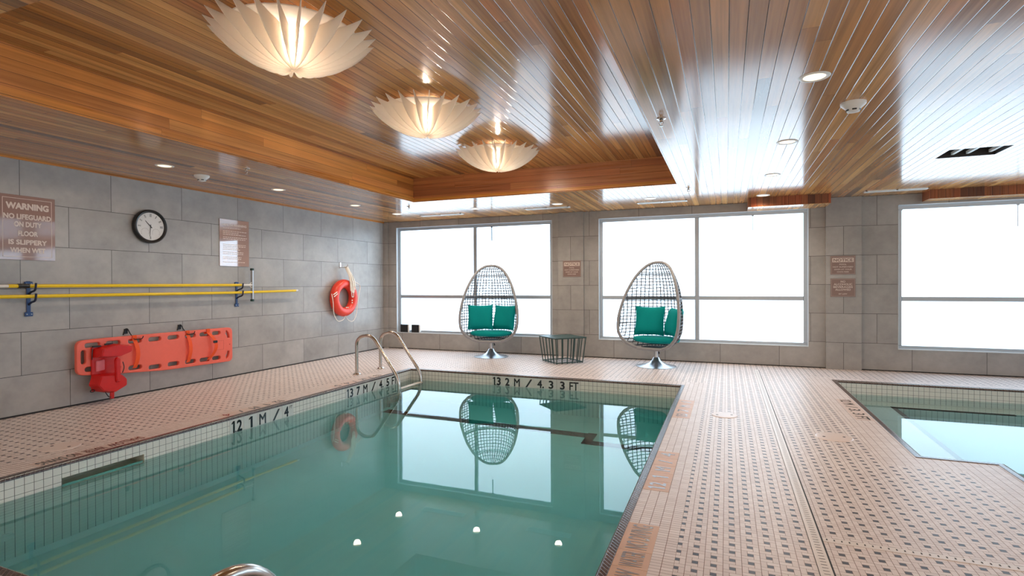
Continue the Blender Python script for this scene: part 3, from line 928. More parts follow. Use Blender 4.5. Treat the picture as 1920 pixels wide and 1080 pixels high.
for i, ((x, y), lab) in enumerate(DL):
    o = d0 if i == 0 else dup(d0)
    o.location = (x, y, ZC); o['label'] = lab
    ld = bpy.data.lights.new('downlight_beam', 'SPOT'); ld.energy = DOWNLIGHT_W; ld.color = (1.0, 0.85, 0.68)
    ld.spot_size = math.radians(150); ld.spot_blend = 1.0; ld.shadow_soft_size = 0.05
    lo = bpy.data.objects.new('downlight_beam', ld); COL.objects.link(lo); lo.parent = o; lo.location = (0, 0, -0.02)

def detector(loc, label, r=0.075):
    t = thing('smoke_detector', label, 'smoke detector', loc, 0, 'white smoke detectors')
    b = MB(); b.lathe([(r, 0), (r, -0.012), (r*0.92, -0.02), (r*0.55, -0.045), (r*0.5, -0.06), (r*0.2, -0.066), (0, -0.066)], 32)
    b.build('housing', M_WHITE, t, smooth=True)
    b = MB()
    for k in range(6):
        a = 2*PI*k/6+0.5
        p = Vector((math.cos(a), math.sin(a), 0)); q = Vector((-p.y, p.x, 0))
        c0 = p*(r*0.545)+Vector((0, 0, -0.052))
        b.quad(c0-q*0.013+Vector((0, 0, -0.004)), c0+q*0.013+Vector((0, 0, -0.004)), c0+q*0.013+Vector((0, 0, 0.004))+p*0.004, c0-q*0.013+Vector((0, 0, 0.004))+p*0.004)
    b.build('vent_slot', M_BLACK, t)
    return t
detector((-5.26, 4.18, ZC), 'white smoke detector on the ceiling above the clock')
detector((0.779, 4.15, ZC), 'white smoke detector on the right ceiling beside the nearest downlight')

def sprinkler():
    t = thing('sprinkler_head', '', 'sprinkler', (0, 0, 0), 0, 'steel sprinkler heads')
    b = MB(); b.lathe([(0.034, 0), (0.034, -0.004), (0.016, -0.008), (0.016, 0)], 20)
    b.build('escutcheon', M_STEEL, t, smooth=True)
    b = MB(); b.lathe([(0.010, 0), (0.010, -0.026), (0.006, -0.03), (0, -0.03)], 12)
    b.tube([(0.009, 0, -0.02), (0.016, 0, -0.035), (0.005, 0, -0.052)], 0.003, 6); b.tube([(-0.009, 0, -0.02), (-0.016, 0, -0.035), (-0.005, 0, -0.052)], 0.003, 6)
    b.build('body', M_STEEL, t, smooth=True)
    b = MB(); b.lathe([(0, -0.052), (0.014, -0.053), (0.014, -0.056), (0, -0.057)], 12)
    b.build('deflector', M_STEEL, t)
    return t
s0 = sprinkler()
for i, (x, y, lab) in enumerate(((-4.534, 4.106, 'steel sprinkler head beside the left smoke detector'), (-4.472, 7.031, 'steel sprinkler head at the far left corner of the tray'),
                                 (-0.434, 4.012, 'steel sprinkler head halfway along the right edge of the tray'), (-0.436, 7.035, 'steel sprinkler head at the far right corner of the tray'))):
    o = s0 if i == 0 else dup(s0)
    o.location = (x, y, ZC); o['label'] = lab

def vent(x0, x1, y, label):
    t = thing('air_vent', label, 'air vent', ((x0+x1)/2, y, ZC), 0, 'long white ceiling vents')
    w, d = (x1-x0)/2, 0.07
    b = MB()
    b.box(-w, w, -d, -d+0.018, -0.008, 0); b.box(-w, w, d-0.018, d, -0.008, 0); b.box(-w, -w+0.018, -d, d, -0.008, 0); b.box(w-0.018, w, -d, d, -0.008, 0); b.box(-0.01, 0.01, -d, d, -0.008, 0)
    b.build('frame', M_WHITE, t)
    b = MB(); b.box(-w+0.01, w-0.01, -d+0.01, d-0.01, -0.0015, 0)
    b.build('backing', M_DARK, t)
    b = MB()
    for k in range(5):
        yy = -0.04+0.02*k
        b.box(-w+0.018, w-0.018, yy-0.003, yy+0.003, -0.007, -0.001)
    b.build('slats', M_WHITE, t)
vent(-4.9, -4.11, 8.10, 'white ceiling vent nearest the left corner')
vent(-2.955, -2.237, 8.03, 'white ceiling vent near the first pillar')
vent(-1.22, -0.52, 8.09, 'white ceiling vent above the middle window, left of the boarded box')
vent(1.68, 2.36, 8.26, 'white ceiling vent between the two boarded boxes')

t = thing('duct_opening', 'open dark ceiling duct with white bars on the right ceiling', 'air vent', ((HX0+HX1)/2, (HY0+HY1)/2, ZC))
b = MB()
b.quad((HX0, HY0, ZC+0.2), (HX1, HY0, ZC+0.2), (HX1, HY1, ZC+0.2), (HX0, HY1, ZC+0.2))
b.quad((HX0, HY0, ZC), (HX1, HY0, ZC), (HX1, HY0, ZC+0.2), (HX0, HY0, ZC+0.2)); b.quad((HX0, HY1, ZC), (HX1, HY1, ZC), (HX1, HY1, ZC+0.2), (HX0, HY1, ZC+0.2))
b.quad((HX0, HY0, ZC), (HX0, HY1, ZC), (HX0, HY1, ZC+0.2), (HX0, HY0, ZC+0.2)); b.quad((HX1, HY0, ZC), (HX1, HY1, ZC), (HX1, HY1, ZC+0.2), (HX1, HY0, ZC+0.2))
b.build('duct_lining', plain('duct_dark', lin(58, 52, 50), 0.5), t, world=True)
for xx in (1.99, 2.105, 2.275):
    b = MB(); b.box(xx-0.012, xx+0.012, HY0, HY1-0.03, ZC+0.02, ZC+0.045)
    b.build('bar', M_WHITE, t, world=True)

# ================================================================== egg chairs
WPROF = [(0.275, 0.19), (0.30, 0.27), (0.35, 0.355), (0.42, 0.42), (0.50, 0.458), (0.60, 0.472), (0.71, 0.472), (0.80, 0.463), (0.89, 0.447), (0.98, 0.427), (1.07, 0.401), (1.16, 0.369), (1.24, 0.334), (1.31, 0.297), (1.37, 0.258), (1.42, 0.217), (1.46, 0.174), (1.49, 0.125), (1.507, 0.075), (1.515, 0.0)]
def interp(tab, z):
    if z <= tab[0][0]: return tab[0][1]
    for (a, p), (c, q) in zip(tab, tab[1:]):
        if z <= c:
            u = (z-a)/(c-a)
            return p+(q-p)*u
    return tab[-1][1]
YR = [(0.275, -0.20), (0.35, -0.265), (0.5, -0.29), (0.7, -0.26), (1.0, -0.175), (1.3, -0.06), (1.515, 0.06)]
YBK = [(0.275, 0.19), (0.35, 0.26), (0.5, 0.315), (0.75, 0.33), (1.0, 0.315), (1.2, 0.28), (1.35, 0.23), (1.46, 0.16), (1.515, 0.06)]
def shell(z, cphi):
    w = interp(WPROF, z); yr = interp(YR, z); yb = interp(YBK, z)
    return Vector((w*cphi, yr+(yb-yr)*max(0.0, 1-abs(cphi)**2.3)**0.62, z))
def egg_chair(label, loc, rotz):
    t = thing('egg_chair', label, 'chair', loc, rotz, 'woven egg chairs on swivel bases')
    rng = random.Random(5)
    b = MB()
    zs = [0.30+0.0465*k for k in range(27)]
    zs = [z for z in zs if z < 1.50]
    for i, z in enumerate(zs):
        n = 26
        jit = 0.004
        pts = [shell(min(1.51, max(0.28, z+rng.uniform(-jit, jit))), math.cos(PI*k/n)) for k in range(n+1)]
        b.tube(pts, 0.0064, 5)
    for z, r in ((1.345, 0.0085), (0.985, 0.0095), (0.965, 0.006), (0.30, 0.011), (0.62, 0.008)):
        b.tube([shell(z, math.cos(PI*k/30)) for k in range(31)], r, 6)
    nm = 25
    for k in range(1, nm):
        cc = math.cos(PI*k/nm)
        pts = []
        for j in range(44):
            z = 0.278+j*(1.512-0.278)/43
            w = interp(WPROF, z)
            x = 0.472*cc*(max(w, 1e-4)/0.472)**0.55
            if abs(x) <= w: pts.append(shell(z, x/w if w > 1e-4 else 0)+Vector((rng.uniform(-0.0015, 0.0015), 0, 0)))
        if len(pts) > 2: b.tube(pts, 0.0070, 5)
    # woven underside
    for f in (0.9, 0.72, 0.54, 0.36, 0.18):
        b.tube([(0.19*f*1.05*math.cos(2*PI*k/28), -0.0+0.195*f*math.sin(2*PI*k/28), 0.277) for k in range(28)], 0.004, 5, closed=True)
    for k in range(-7, 8):
        x = k*0.026
        yy = 0.195*math.sqrt(max(0, 1-(x/0.2)**2))
        b.tube([(x, -yy, 0.280), (x, yy, 0.280)], 0.004, 5)
    b.build('woven_shell', M_RATTAN, t, smooth=True)
    # rim
    zz = [z for z, _ in WPROF]
    dense = [0.275+(1.515-0.275)*(1-math.cos(PI*k/40))/2 for k in range(41)]
    right = [shell(z, 1.0) for z in dense]; left = [shell(z, -1.0) for z in dense]
    bottom = [Vector((0.19*math.cos(PI*k/8), -0.20-0.045*math.sin(PI*k/8), 0.272)) for k in range(1, 8)]
    path = right[::-1]+bottom+left[:-1]
    b = MB(); b.tube(path, 0.0215, 10, closed=True)
    b.build('rim', M_RIM, t, smooth=True)
    b = MB(); b.lathe([(0.285, 0.0), (0.285, 0.006), (0.24, 0.014), (0.16, 0.03), (0.10, 0.058), (0.06, 0.095), (0.045, 0.125), (0.034, 0.135), (0.031, 0.262), (0.06, 0.268), (0.11, 0.272), (0, 0.272)], 40)
    b.build('pedestal', M_CHROME, t, smooth=True)
    b = MB(); b.tube([(0.03, -0.02, 0.235), (0.055, -0.03, 0.225), (0.062, -0.03, 0.19)], [0.006, 0.009, 0.014], 8)
    b.build('lever', M_BLACK, t, smooth=True)
    return t
C1, R1 = (-3.644, 8.21, 0), math.radians(15)
C2, R2 = (-0.953, 8.06, 0), math.radians(-21)
egg_chair('grey woven egg chair in front of the left window', C1, R1)
egg_chair('grey woven egg chair in front of the middle window, turned to the left', C2, R2)

def pillow(label, base, rotz, local, size, tilt, yawz):
    b = MB()
    n = 14
    g = {}
    for s in (1, -1):
        for i in range(n+1):
            for j in range(n+1):
                u, v = -1+2*i/n, -1+2*j/n
                pin = 1-0.07*(1-abs(u)**2)*abs(v)**3
                pin2 = 1-0.07*(1-abs(v)**2)*abs(u)**3
                x, z = u*size/2*pin2, v*size/2*pin
                th = 0.068*max(0, (1-u**4)*(1-v**4))**0.5*(1+0.05*math.sin(5*u+3*v))
                if s == -1 and (i in (0, n) or j in (0, n)): g[s, i, j] = g[1, i, j]; continue
                g[s, i, j] = b.bm.verts.new((x, -s*th, z))
        for i in range(n):
            for j in range(n):
                b.bm.faces.new([g[s, a, c] for a, c in ((i, j), (i+1, j), (i+1, j+1), (i, j+1))][::s])
    bmesh.ops.transform(b.bm, matrix=Matrix.Rotation(yawz, 4, 'Z') @ Matrix.Rotation(tilt, 4, 'X'), verts=b.bm.verts)
    o = b.build('throw_pillow', M_TEAL, None, smooth=True)
    R = Matrix.Rotation(rotz, 4, 'Z')
    o.location = Vector(base)+R @ Vector(local)
    o.rotation_euler = (0, 0, rotz)
    return tag(o, label, 'pillow', 'teal pillows on the egg chairs')
def seat_cushion(label, base, rotz):
    b = MB(); b.lathe([(0, 0.085), (0.26, 0.088), (0.335, 0.075), (0.352, 0.05), (0.335, 0.022), (0.24, 0.0), (0, 0.0)], 44)
    for v in b.bm.verts:
        v.co.y *= 0.70
    o = b.build('seat_cushion', M_TEAL, None, smooth=True)
    o.location = Vector(base)+Matrix.Rotation(rotz, 4, 'Z') @ Vector((0, 0.0, 0.345)); o.rotation_euler = (0, 0, rotz)
    return tag(o, label, 'cushion', 'round teal seat cushions')
seat_cushion('round teal seat cushion in the left egg chair', C1, R1)
seat_cushion('round teal seat cushion in the right egg chair', C2, R2)
pillow('teal square pillow, left one in the left egg chair', C1, R1, (-0.190, 0.05, 0.652), 0.43, math.radians(-16), math.radians(8))
pillow('teal square pillow, right one in the left egg chair', C1, R1, (0.218, 0.06, 0.650), 0.42, math.radians(-16), math.radians(-24))
pillow('teal square pillow facing forward in the right egg chair', C2, R2, (-0.125, 0.04, 0.656), 0.44, math.radians(-16), math.radians(16))
pillow('teal square pillow half hidden behind the rim of the right egg chair', C2, R2, (0.262, 0.02, 0.650), 0.42, math.radians(-14), math.radians(-42))

# ------------------------------------------------------------------ wire side table
t = thing('side_table', 'small dark green wire side table between the two egg chairs', 'table', (-2.36, 8.03, 0), math.radians(46))
hb, ht = 0.222, 0.262
b = MB()
def sq(h, z): return [(h, -h, z), (h, h, z), (-h, h, z), (-h, -h, z)]
for z, h in ((0.018, hb), (0.385, ht)):
    q = sq(h, z)
    for k in range(4): b.tube([q[k], q[(k+1) % 4]], 0.008, 6)
b.build('frame', M_GREEN, t, smooth=True)
for k in range(4):
    for j in range(5):
        u = j/5
        A = Vector(sq(hb, 0.0)[k])*(1-u)+Vector(sq(hb, 0.0)[(k+1) % 4])*u
        B = Vector(sq(ht, 0.39)[k])*(1-u)+Vector(sq(ht, 0.39)[(k+1) % 4])*u
        b = MB(); b.tube([A+Vector((0, 0, 0.002)), B], 0.0075, 6)
        b.build('bar', M_GREEN, t, smooth=True)
b = MB(); b.box(-ht-0.01, ht+0.01, -ht-0.01, ht+0.01, 0.388, 0.396, 0.003, 1)
b.build('tabletop', M_GREEN, t)

# ------------------------------------------------------------------ small boxes on the window sill
for x0, lab in ((-5.74, 'small black box on the sill of the left window, nearer the corner'), (-5.50, 'small black box on the sill of the left window, nearer the egg chair')):
    t = thing('sill_box', lab, 'box', (x0+0.09, 8.705, 0.309), 0, 'black boxes on the left window sill')
    b = MB(); b.box(-0.085, 0.075, -0.012, 0.03, 0, 0.145, 0.003, 1)
    b.build('body', M_BLACK, t)
    b = MB(); b.box(0.0755, 0.10, -0.006, 0.03, 0.004, 0.143, 0.002, 1)
    b.build('side_panel', M_WHITE, t)

# ================================================================== left wall things
def sign_on_left(label, y0, y1, z0, z1, lines, border=True, th=0.008, mat=None):
    t = thing('wall_sign', label, 'sign', (XL, (y0+y1)/2, z0), 0, 'mauve signs on the walls')
    b = MB(); b.box(XL+0.0005, XL+th, y0, y1, z0, z1, 0.002, 1)
    p = b.build('panel', mat or (M_SIGNW if border else M_SIGN), t, world=True)
    if border:
        b = MB(); xx = XL+th+0.0006; m_, w_ = 0.028, 0.004
        b.box(xx-0.0006, xx, y0+m_, y1-m_, z1-m_-w_, z1-m_); b.box(xx-0.0006, xx, y0+m_, y1-m_, z0+m_, z0+m_+w_)
        b.box(xx-0.0006, xx, y0+m_, y0+m_+w_, z0+m_, z1-m_); b.box(xx-0.0006, xx, y1-m_-w_, y1-m_, z0+m_, z1-m_)
        b.build('border', M_SIGNTXT, p).location = -t.location
    for s, zc, h, w, bold in lines:
        text_part(s, M_SIGNTXT, p, (XL+th, (y0+y1)/2+0.0, zc), (0, 1, 0), (0, 0, 1), h, w, bold)
    return t
sign_on_left('mauve warning sign at the left edge reading NO LIFEGUARD ON DUTY', 2.800, 3.241, 1.447, 2.045,
             [('WARNING', 1.945, 0.062, 0.335, 0.055), ('NO LIFEGUARD', 1.848, 0.050, 0.372, 0.045), ('ON DUTY', 1.778, 0.050, 0.215, 0.045),
              ('FLOOR', 1.693, 0.048, 0.155, 0.045), ('IS SLIPPERY', 1.612, 0.048, 0.300, 0.045), ('WHEN WET', 1.537, 0.048, 0.275, 0.045)])
t = sign_on_left('tall mauve health warning sign with rows of small print, right of the clock', 5.075, 5.527, 1.455, 2.070, [('HEALTH WARNING', 1.998, 0.032, 0.37, 0.03)], border=False)
b = MB()
rng = random.Random(3)
for zc, n in ((1.955, 1), (1.915, 3), (1.835, 2), (1.74, 4), (1.64, 2), (1.575, 2), (1.51, 1)):
    for k in range(n):
        yy = 5.125; z = zc-0.022*k
        end = 5.125+rng.uniform(0.22, 0.36)
        while yy < end:
            wl = rng.uniform(0.012, 0.04)
            b.box(XL+0.008, XL+0.0088, yy, min(yy+wl, end+0.01), z-0.004, z+0.004); yy += wl+0.008
o = b.build('small_print', M_SIGNTXT, t.children[0])
o.location = -t.location; o['kind'] = 'stuff'
t.location.x += 0.006; t.rotation_euler = (0, 0, math.radians(-1.2))

def notice_on_back(label, x0, x1, z0, z1, yface, head, lines):
    t = thing('wall_sign', label, 'sign', ((x0+x1)/2, yface, z0), 0, 'mauve signs on the walls')
    b = MB(); b.box(x0, x1, yface-0.007, yface-0.0005, z0, z1, 0.0015, 1)
    p = b.build('panel', M_NOTICE, t, world=True)
    yy = yface-0.0078; m_, w_ = 0.006, 0.0045
    b = MB()
    b.box(x0+m_, x1-m_, yy, yy+0.0008, z1-m_-w_, z1-m_); b.box(x0+m_, x1-m_, yy, yy+0.0008, z0+m_, z0+m_+w_)
    b.box(x0+m_, x0+m_+w_, yy, yy+0.0008, z0+m_, z1-m_); b.box(x1-m_-w_, x1-m_, yy, yy+0.0008, z0+m_, z1-m_)
    b.build('border', M_SIGNEDGE, p).location = -t.location
    if head:
        b = MB(); b.box(x0+0.02, x1-0.02, yy, yy+0.0008, z1-0.088, z1-0.028)
        b.build('heading_band', M_SIGNTXT, p).location = -t.location
        text_part('NOTICE', M_NOTICE, p, ((x0+x1)/2, yy, z1-0.058), (1, 0, 0), (0, 0, 1), 0.042, (x1-x0)*0.78, 0.03)
    for s, dz, h, w in lines:
        text_part(s, M_SIGNTXT, p, ((x0+x1)/2, yface-0.007, z1-dz), (1, 0, 0), (0, 0, 1), h, w, 0.015)
    return t
NL = [('POOL', 0.118, 0.018, 0.085), ('NOT SUPERVISED', 0.153, 0.018, 0.245), ('SWIM AT YOUR', 0.188, 0.018, 0.21), ('OWN RISK', 0.222, 0.018, 0.145)]
notice_on_back('small mauve NOTICE sign on the pillar between the egg chairs', -2.525, -2.221, 1.32, 1.588, YB-0.045, True, NL)
notice_on_back('small mauve NOTICE sign on the right pillar, upper of two', 1.348, 1.645, 1.318, 1.576, YB-0.06, True, NL)
notice_on_back('small mauve NO ALCOHOLIC BEVERAGES ALLOWED sign, lower of two on the right pillar', 1.348, 1.645, 1.008, 1.261, YB-0.06, False,
               [('NO', 0.042, 0.028, 0.055), ('ALCOHOLIC', 0.079, 0.028, 0.222), ('BEVERAGES', 0.116, 0.028, 0.232), ('ALLOWED', 0.153, 0.028, 0.185), ('BY LAW', 0.212, 0.018, 0.1)])

# clock
cy, cz, cr = 4.158, 1.872, 0.190
t = thing('wall_clock', 'round black-rimmed wall clock on the left wall', 'clock', (XL, cy, cz))
b = MB(); b.lathe([(0, 0.0), (cr*0.97, 0.0), (cr, 0.012), (cr, 0.034), (cr*0.985, 0.05), (cr*0.93, 0.058), (cr*0.86, 0.054), (cr*0.82, 0.044), (cr*0.82, 0.036)], 56, (0.0006, 0, 0), 'X')
b.build('rim', M_BLACK, t, smooth=True)
b = MB(); b.disc(cr*0.825, (0.037, 0, 0), 'X', 48)
face = b.build('dial', plain('clock_dial', lin(226, 224, 222), 0.35, vary=0.03), t)
NUM = ['XII', 'I', 'II', 'III', 'IIII', 'V', 'VI', 'VII', 'VIII', 'IX', 'X', 'XI']
fc = Vector((XL+0.037, cy, cz))
for k, s in enumerate(NUM):
    if k in (4, 5, 7, 8): continue
    a = PI/2-2*PI*k/12
    rad = Vector((0, math.cos(a), math.sin(a)))
    upv = rad if k not in (6,) else rad
    right = upv.cross(Vector((1, 0, 0)))
    text_part(s, M_BLACK, face, fc+rad*cr*0.66, right, upv, 0.034, {1: 0.006, 2: 0.015, 3: 0.022}.get(len(s), 0.02) if s != 'X' else 0.016, 0.01, 'numeral')
for ang, ln, wdt, nm in ((PI/2-2*PI*(10.52/12), 0.086, 0.0055, 'hour_hand'), (PI/2-2*PI*(31/60), 0.112, 0.004, 'minute_hand')):
    d = Vector((0, math.cos(ang), math.sin(ang)))
    b = MB(); q = Vector((0, -d.z, d.y))
    p0 = Vector((0.040, 0, 0))-d*0.022; p1 = Vector((0.040, 0, 0))+d*ln
    b.quad(p0-q*wdt, p0+q*wdt, p1+q*wdt*0.5, p1-q*wdt*0.5)
    b.build(nm, M_BLACK, t)
for yy, nm in ((-0.062, 'gauge_scale'), (0.062, 'gauge_scale')):
    b = MB()
    for k in range(13):
        a = PI*(-0.15+1.3*k/12)
        d = Vector((0, math.cos(a), math.sin(a)))
        o_ = Vector((0.0376, yy, -0.066)); q = Vector((0, -d.z, d.y))*0.0012
        b.quad(o_+d*0.038-q, o_+d*0.038+q, o_+d*0.046+q, o_+d*0.046-q)
    b.build(nm, M_BLACK, t)

# pole brackets and poles
XP = XL+0.085
def bracket(y, label):
    t = thing('pole_bracket', label, 'bracket', (XL, y, 0.92), 0, 'blue hook brackets on the left wall')
    b = MB()
    b.box(0.0005, 0.012, -0.016, 0.016, 0.0, 0.33, 0.003, 1)
    b.box(0.0005, 0.016, -0.032, 0.032, 0.0, 0.04, 0.004, 1); b.box(0.0005, 0.016, -0.032, 0.032, 0.28, 0.325, 0.004, 1)
    b.build('strap', M_BLUE, t)
    for z in (0.165, 0.262):
        b = MB()
        pts = smooth_path([(0.01, 0, z-0.055), (0.05, 0, z-0.032), (0.116, 0, z-0.020), (0.126, 0, z+0.05)], 0.03, 5)
        b.tube(pts, 0.0095, 8)
        b.build('hook', M_NAVY, t, smooth=True)
    b = MB()
    for yy, z in ((-0.018, 0.02), (0.018, 0.02), (-0.018, 0.303), (0.018, 0.303)): b.lathe([(0.006, 0.016), (0.005, 0.019), (0, 0.02)], 10, (0, yy, z), 'X')
    b.build('screw', M_CHROME, t)
bracket(3.02, 'blue hook bracket holding the poles, nearer the camera')
bracket(5.33, 'blue hook bracket holding the poles, farther right')
t = thing('reach_pole', 'upper yellow telescopic pole with a white end and squeegee head', 'pole', (XP, 3.0, 1.205))
b = MB(); b.tube([(XP, 2.83, 1.205), (XP, 5.335, 1.207)], 0.0165, 12)
b.build('shaft', M_YELLOW, t, smooth=True, world=True)
b = MB(); b.tube([(XP, 1.4, 1.204), (XP, 2.835, 1.205)], 0.0135, 12)
b.build('inner_shaft', M_WHITE, t, smooth=True, world=True)
b = MB(); b.tube([(XP, 2.90, 1.205), (XP, 2.985, 1.205)], 0.021, 14)
b.build('grip', M_BLACK, t, smooth=True, world=True)
b = MB(); b.tube([(XP, 5.33, 1.207), (XP, 5.515, 1.208)], 0.0135, 10)
b.tube([(XP, 5.46, 1.208), (XP, 5.505, 1.245)], 0.006, 6); b.tube([(XP, 5.46, 1.208), (XP, 5.505, 1.17)], 0.006, 6)
b.build('socket', M_WHITE, t, smooth=True, world=True)
b = MB(); b.box(XP-0.02, XP+0.02, 5.503, 5.523, 1.0, 1.42, 0.004, 1)
h = b.build('squeegee_head', M_CHROME, t, world=True)
b = MB()
for z in (0.985, 1.405): b.box(XP-0.024, XP+0.024, 5.498, 5.528, z, z+0.03, 0.004, 1)
b.build('end_cap', M_GREEN, h).location = -t.location
t = thing('rescue_pole', 'lower yellow pole with a white tip on the left wall', 'pole', (XP, 3.0, 1.108))
b = MB(); b.tube([(XP, 1.3, 1.110), (XP, 5.2, 1.107), (XP+0.012, 6.30, 1.121)], 0.0165, 12)
b.build('shaft', M_YELLOW, t, smooth=True, world=True)
b = MB(); b.tube([(XP+0.012, 6.295, 1.121), (XP+0.0125, 6.335, 1.122)], 0.0168, 12)
b.build('tip', M_WHITE, t, smooth=True, world=True)

# spine board
def stadium(cy_, cz_, hl, hw, n=8):
    pts = []
    for s, c0 in ((1, cy_+hl-hw), (-1, cy_-hl+hw)):
        for k in range(n+1):
            a = -PI/2+PI*k/n if s == 1 else PI/2+PI*k/n
            pts.append((c0+hw*math.cos(a), cz_+hw*math.sin(a)))
    return pts
def rounded(poly, r=0.05):
    P = smooth_path([(p[0], p[1], 0) for p in [poly[-1]]+poly+[poly[0], poly[1]]], r, 6)
    return P
def plate_2d(outer, holes, thick, bevel):
    cu = bpy.data.curves.new('c', 'CURVE'); cu.dimensions = '2D'; cu.fill_mode = 'BOTH'
    cu.extrude = thick/2-bevel; cu.bevel_depth = bevel; cu.bevel_resolution = 2
    for loop in [outer]+holes:
        sp = cu.splines.new('POLY'); sp.points.add(len(loop)-1)
        for pt, co in zip(sp.points, loop): pt.co = (co[0], co[1], 0, 1)
        sp.use_cyclic_u = True
    tmp = bpy.data.objects.new('c', cu); COL.objects.link(tmp)
    dg = bpy.context.evaluated_depsgraph_get()
    me = bpy.data.meshes.new_from_object(tmp.evaluated_get(dg))
    bpy.data.objects.remove(tmp); bpy.data.curves.remove(cu)
    bm = bmesh.new(); bm.from_mesh(me); bpy.data.meshes.remove(me)
    return bm
SBX = XL+0.062
YS0, YS1 = 3.385, 5.185
corner = [(YS0, 0.318), (YS0+0.25, 0.290), (YS0+0.9, 0.238), (YS1, 0.226), (YS1, 0.648), (YS0+0.9, 0.652), (YS0+0.2, 0.652), (YS0, 0.645)]
def round_poly(poly, r, n=6):
    out = []
    m_ = len(poly)
    for i in range(m_):
        a, p, c = Vector(poly[i-1]), Vector(poly[i]), Vector(poly[(i+1) % m_])
        rr = min(r, (a-p).length*0.45, (c-p).length*0.45)
        s, e = p+(a-p).normalized()*rr, p+(c-p).normalized()*rr
        for k in range(n+1):
            u = k/n
            q = s*(1-u)**2+p*2*u*(1-u)+e*u*u
            out.append((q.x, q.y))
    return out
holes = []
def zbot(y): return 0.318-(y-YS0)*0.10/0.9 if y < YS0+0.9 else 0.236-(y-YS0-0.9)*0.010
TOPS = [(3.52, 0.075), (3.72, 0.075), (3.945, 0.075), (4.165, 0.075), (4.385, 0.072), (4.60, 0.072), (4.79, 0.070), (4.955, 0.062)]
for y, hl in TOPS:
    holes.append(stadium(y, 0.600, hl+0.006, 0.033)); holes.append(stadium(y, zbot(y)+0.055, hl+0.006, 0.033))
for y, hl in ():
    holes.append(stadium(y, 0.600, hl, 0.030)); holes.append(stadium(y, zbot(y)+0.053, hl, 0.030))
holes.append([(q[1]*1.0-0.48+YS0+0.052, q[0]-YS0+0.0+0.0) for q in stadium(YS0+0.485, 0.48, 0.08, 0.033)])
def bend(sgn, zc):
    out = []
    cy2, cz2 = 5.092, zc-sgn*0.085
    for k in range(9):
        a = PI/2*k/8
        out.append((cy2+0.066*math.cos(a), cz2+sgn*0.118*math.sin(a)))
    for k in range(8, -1, -1):
        a = PI/2*k/8
        out.append((cy2-0.010+0.026*math.cos(a), cz2+sgn*0.052*math.sin(a)))
    return out
holes.append(bend(1, 0.600)); holes.append(bend(-1, 0.278))
holes.append(stadium(5.148, 0.437, 0.014, 0.012))
bm = plate_2d(round_poly(corner, 0.055), holes, 0.045, 0.009)
for v in bm.verts: v.co = Vector((v.co.z, v.co.x, v.co.y))
sb = thing('spine_board', 'long coral red spine board with handle slots hung low on the left wall', 'rescue board', (XL, 4.28, 0.226))
b = MB(); b.bm.free(); b.bm = bm
for v in bm.verts: v.co += Vector((SBX, 0, 0))
b.build('board', M_CORAL, sb, world=True)
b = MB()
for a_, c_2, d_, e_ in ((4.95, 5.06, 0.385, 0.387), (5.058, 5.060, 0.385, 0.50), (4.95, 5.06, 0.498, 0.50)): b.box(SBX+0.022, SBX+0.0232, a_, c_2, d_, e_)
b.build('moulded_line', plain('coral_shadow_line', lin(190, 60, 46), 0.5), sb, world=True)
def strap_band(pts, wdt):
    b = MB()
    prev = None
    for p in pts:
        p = Vector(p)
        cur = (b.bm.verts.new(p+Vector((0, -wdt/2, 0))), b.bm.verts.new(p+Vector((0, wdt/2, 0))), b.bm.verts.new(p+Vector((0.003, wdt/2, 0))), b.bm.verts.new(p+Vector((0.003, -wdt/2, 0))))
        if prev:
            for k in range(4): b.bm.faces.new((prev[k], prev[(k+1) % 4], cur[(k+1) % 4], cur[k]))
        prev = cur
    return b
for y, slack, dy in ((3.935, 0.030, 0.0), (4.56, 0.028, 0.0), (4.835, 0.055, 0.05)):
    pts = []
    zb = zbot(y)+0.05
    for k in range(15):
        u = k/14
        bulge = slack*math.sin(PI*u)**0.8
        pts.append((SBX+0.0235+bulge, y+dy*math.sin(PI*u)+0.02*math.sin(PI*u), 0.618+(zb-0.618)*u))
    top = [(SBX+0.004, y, 0.655), (SBX+0.020, y, 0.664), (SBX+0.031, y, 0.655)]
    b = strap_band([(SBX-0.02, y, 0.60)]+[(SBX-0.028, y, 0.645)]+top+pts+[(SBX+0.005, y, zb-0.005)], 0.044)
    s = b.build('strap', M_ORANGE, sb, world=True)
    if dy:
        b = MB(); b.box(SBX+0.072, SBX+0.086, y+0.03, y+0.085, 0.485, 0.515, 0.003, 1)
        bk_ = b.build('buckle', M_BLACK, s); bk_.location = -sb.location
for y, lab in ((3.90, 'black wire hook holding the spine board, nearer the red block'), (4.52, 'black wire hook holding the middle of the spine board')):
    t = thing('board_hook', lab, 'hook', (XL, y, 0.62), 0, 'black hooks above the spine board')
    b = MB()
    P = smooth_path([(0.002, -0.028, 0.05), (0.014, -0.012, 0.115), (0.014, 0.012, 0.115), (0.03, 0.028, 0.06)], 0.02, 5)
    b.tube(P, 0.006, 8)
    b.box(0.0005, 0.006, -0.02, 0.02, 0.06, 0.115, 0.002, 1)
    b.build('loop', M_BLACK, t, smooth=True)
    b = MB(); b.tube(smooth_path([(0.03, 0.028, 0.062), (0.098, 0.026, 0.0), (0.102, 0.06, -0.004), (0.104, 0.11, 0.0), (0.108, 0.12, 0.03)], 0.015, 4), 0.005, 8)
    b.build('arm', M_BLACK, t, smooth=True)

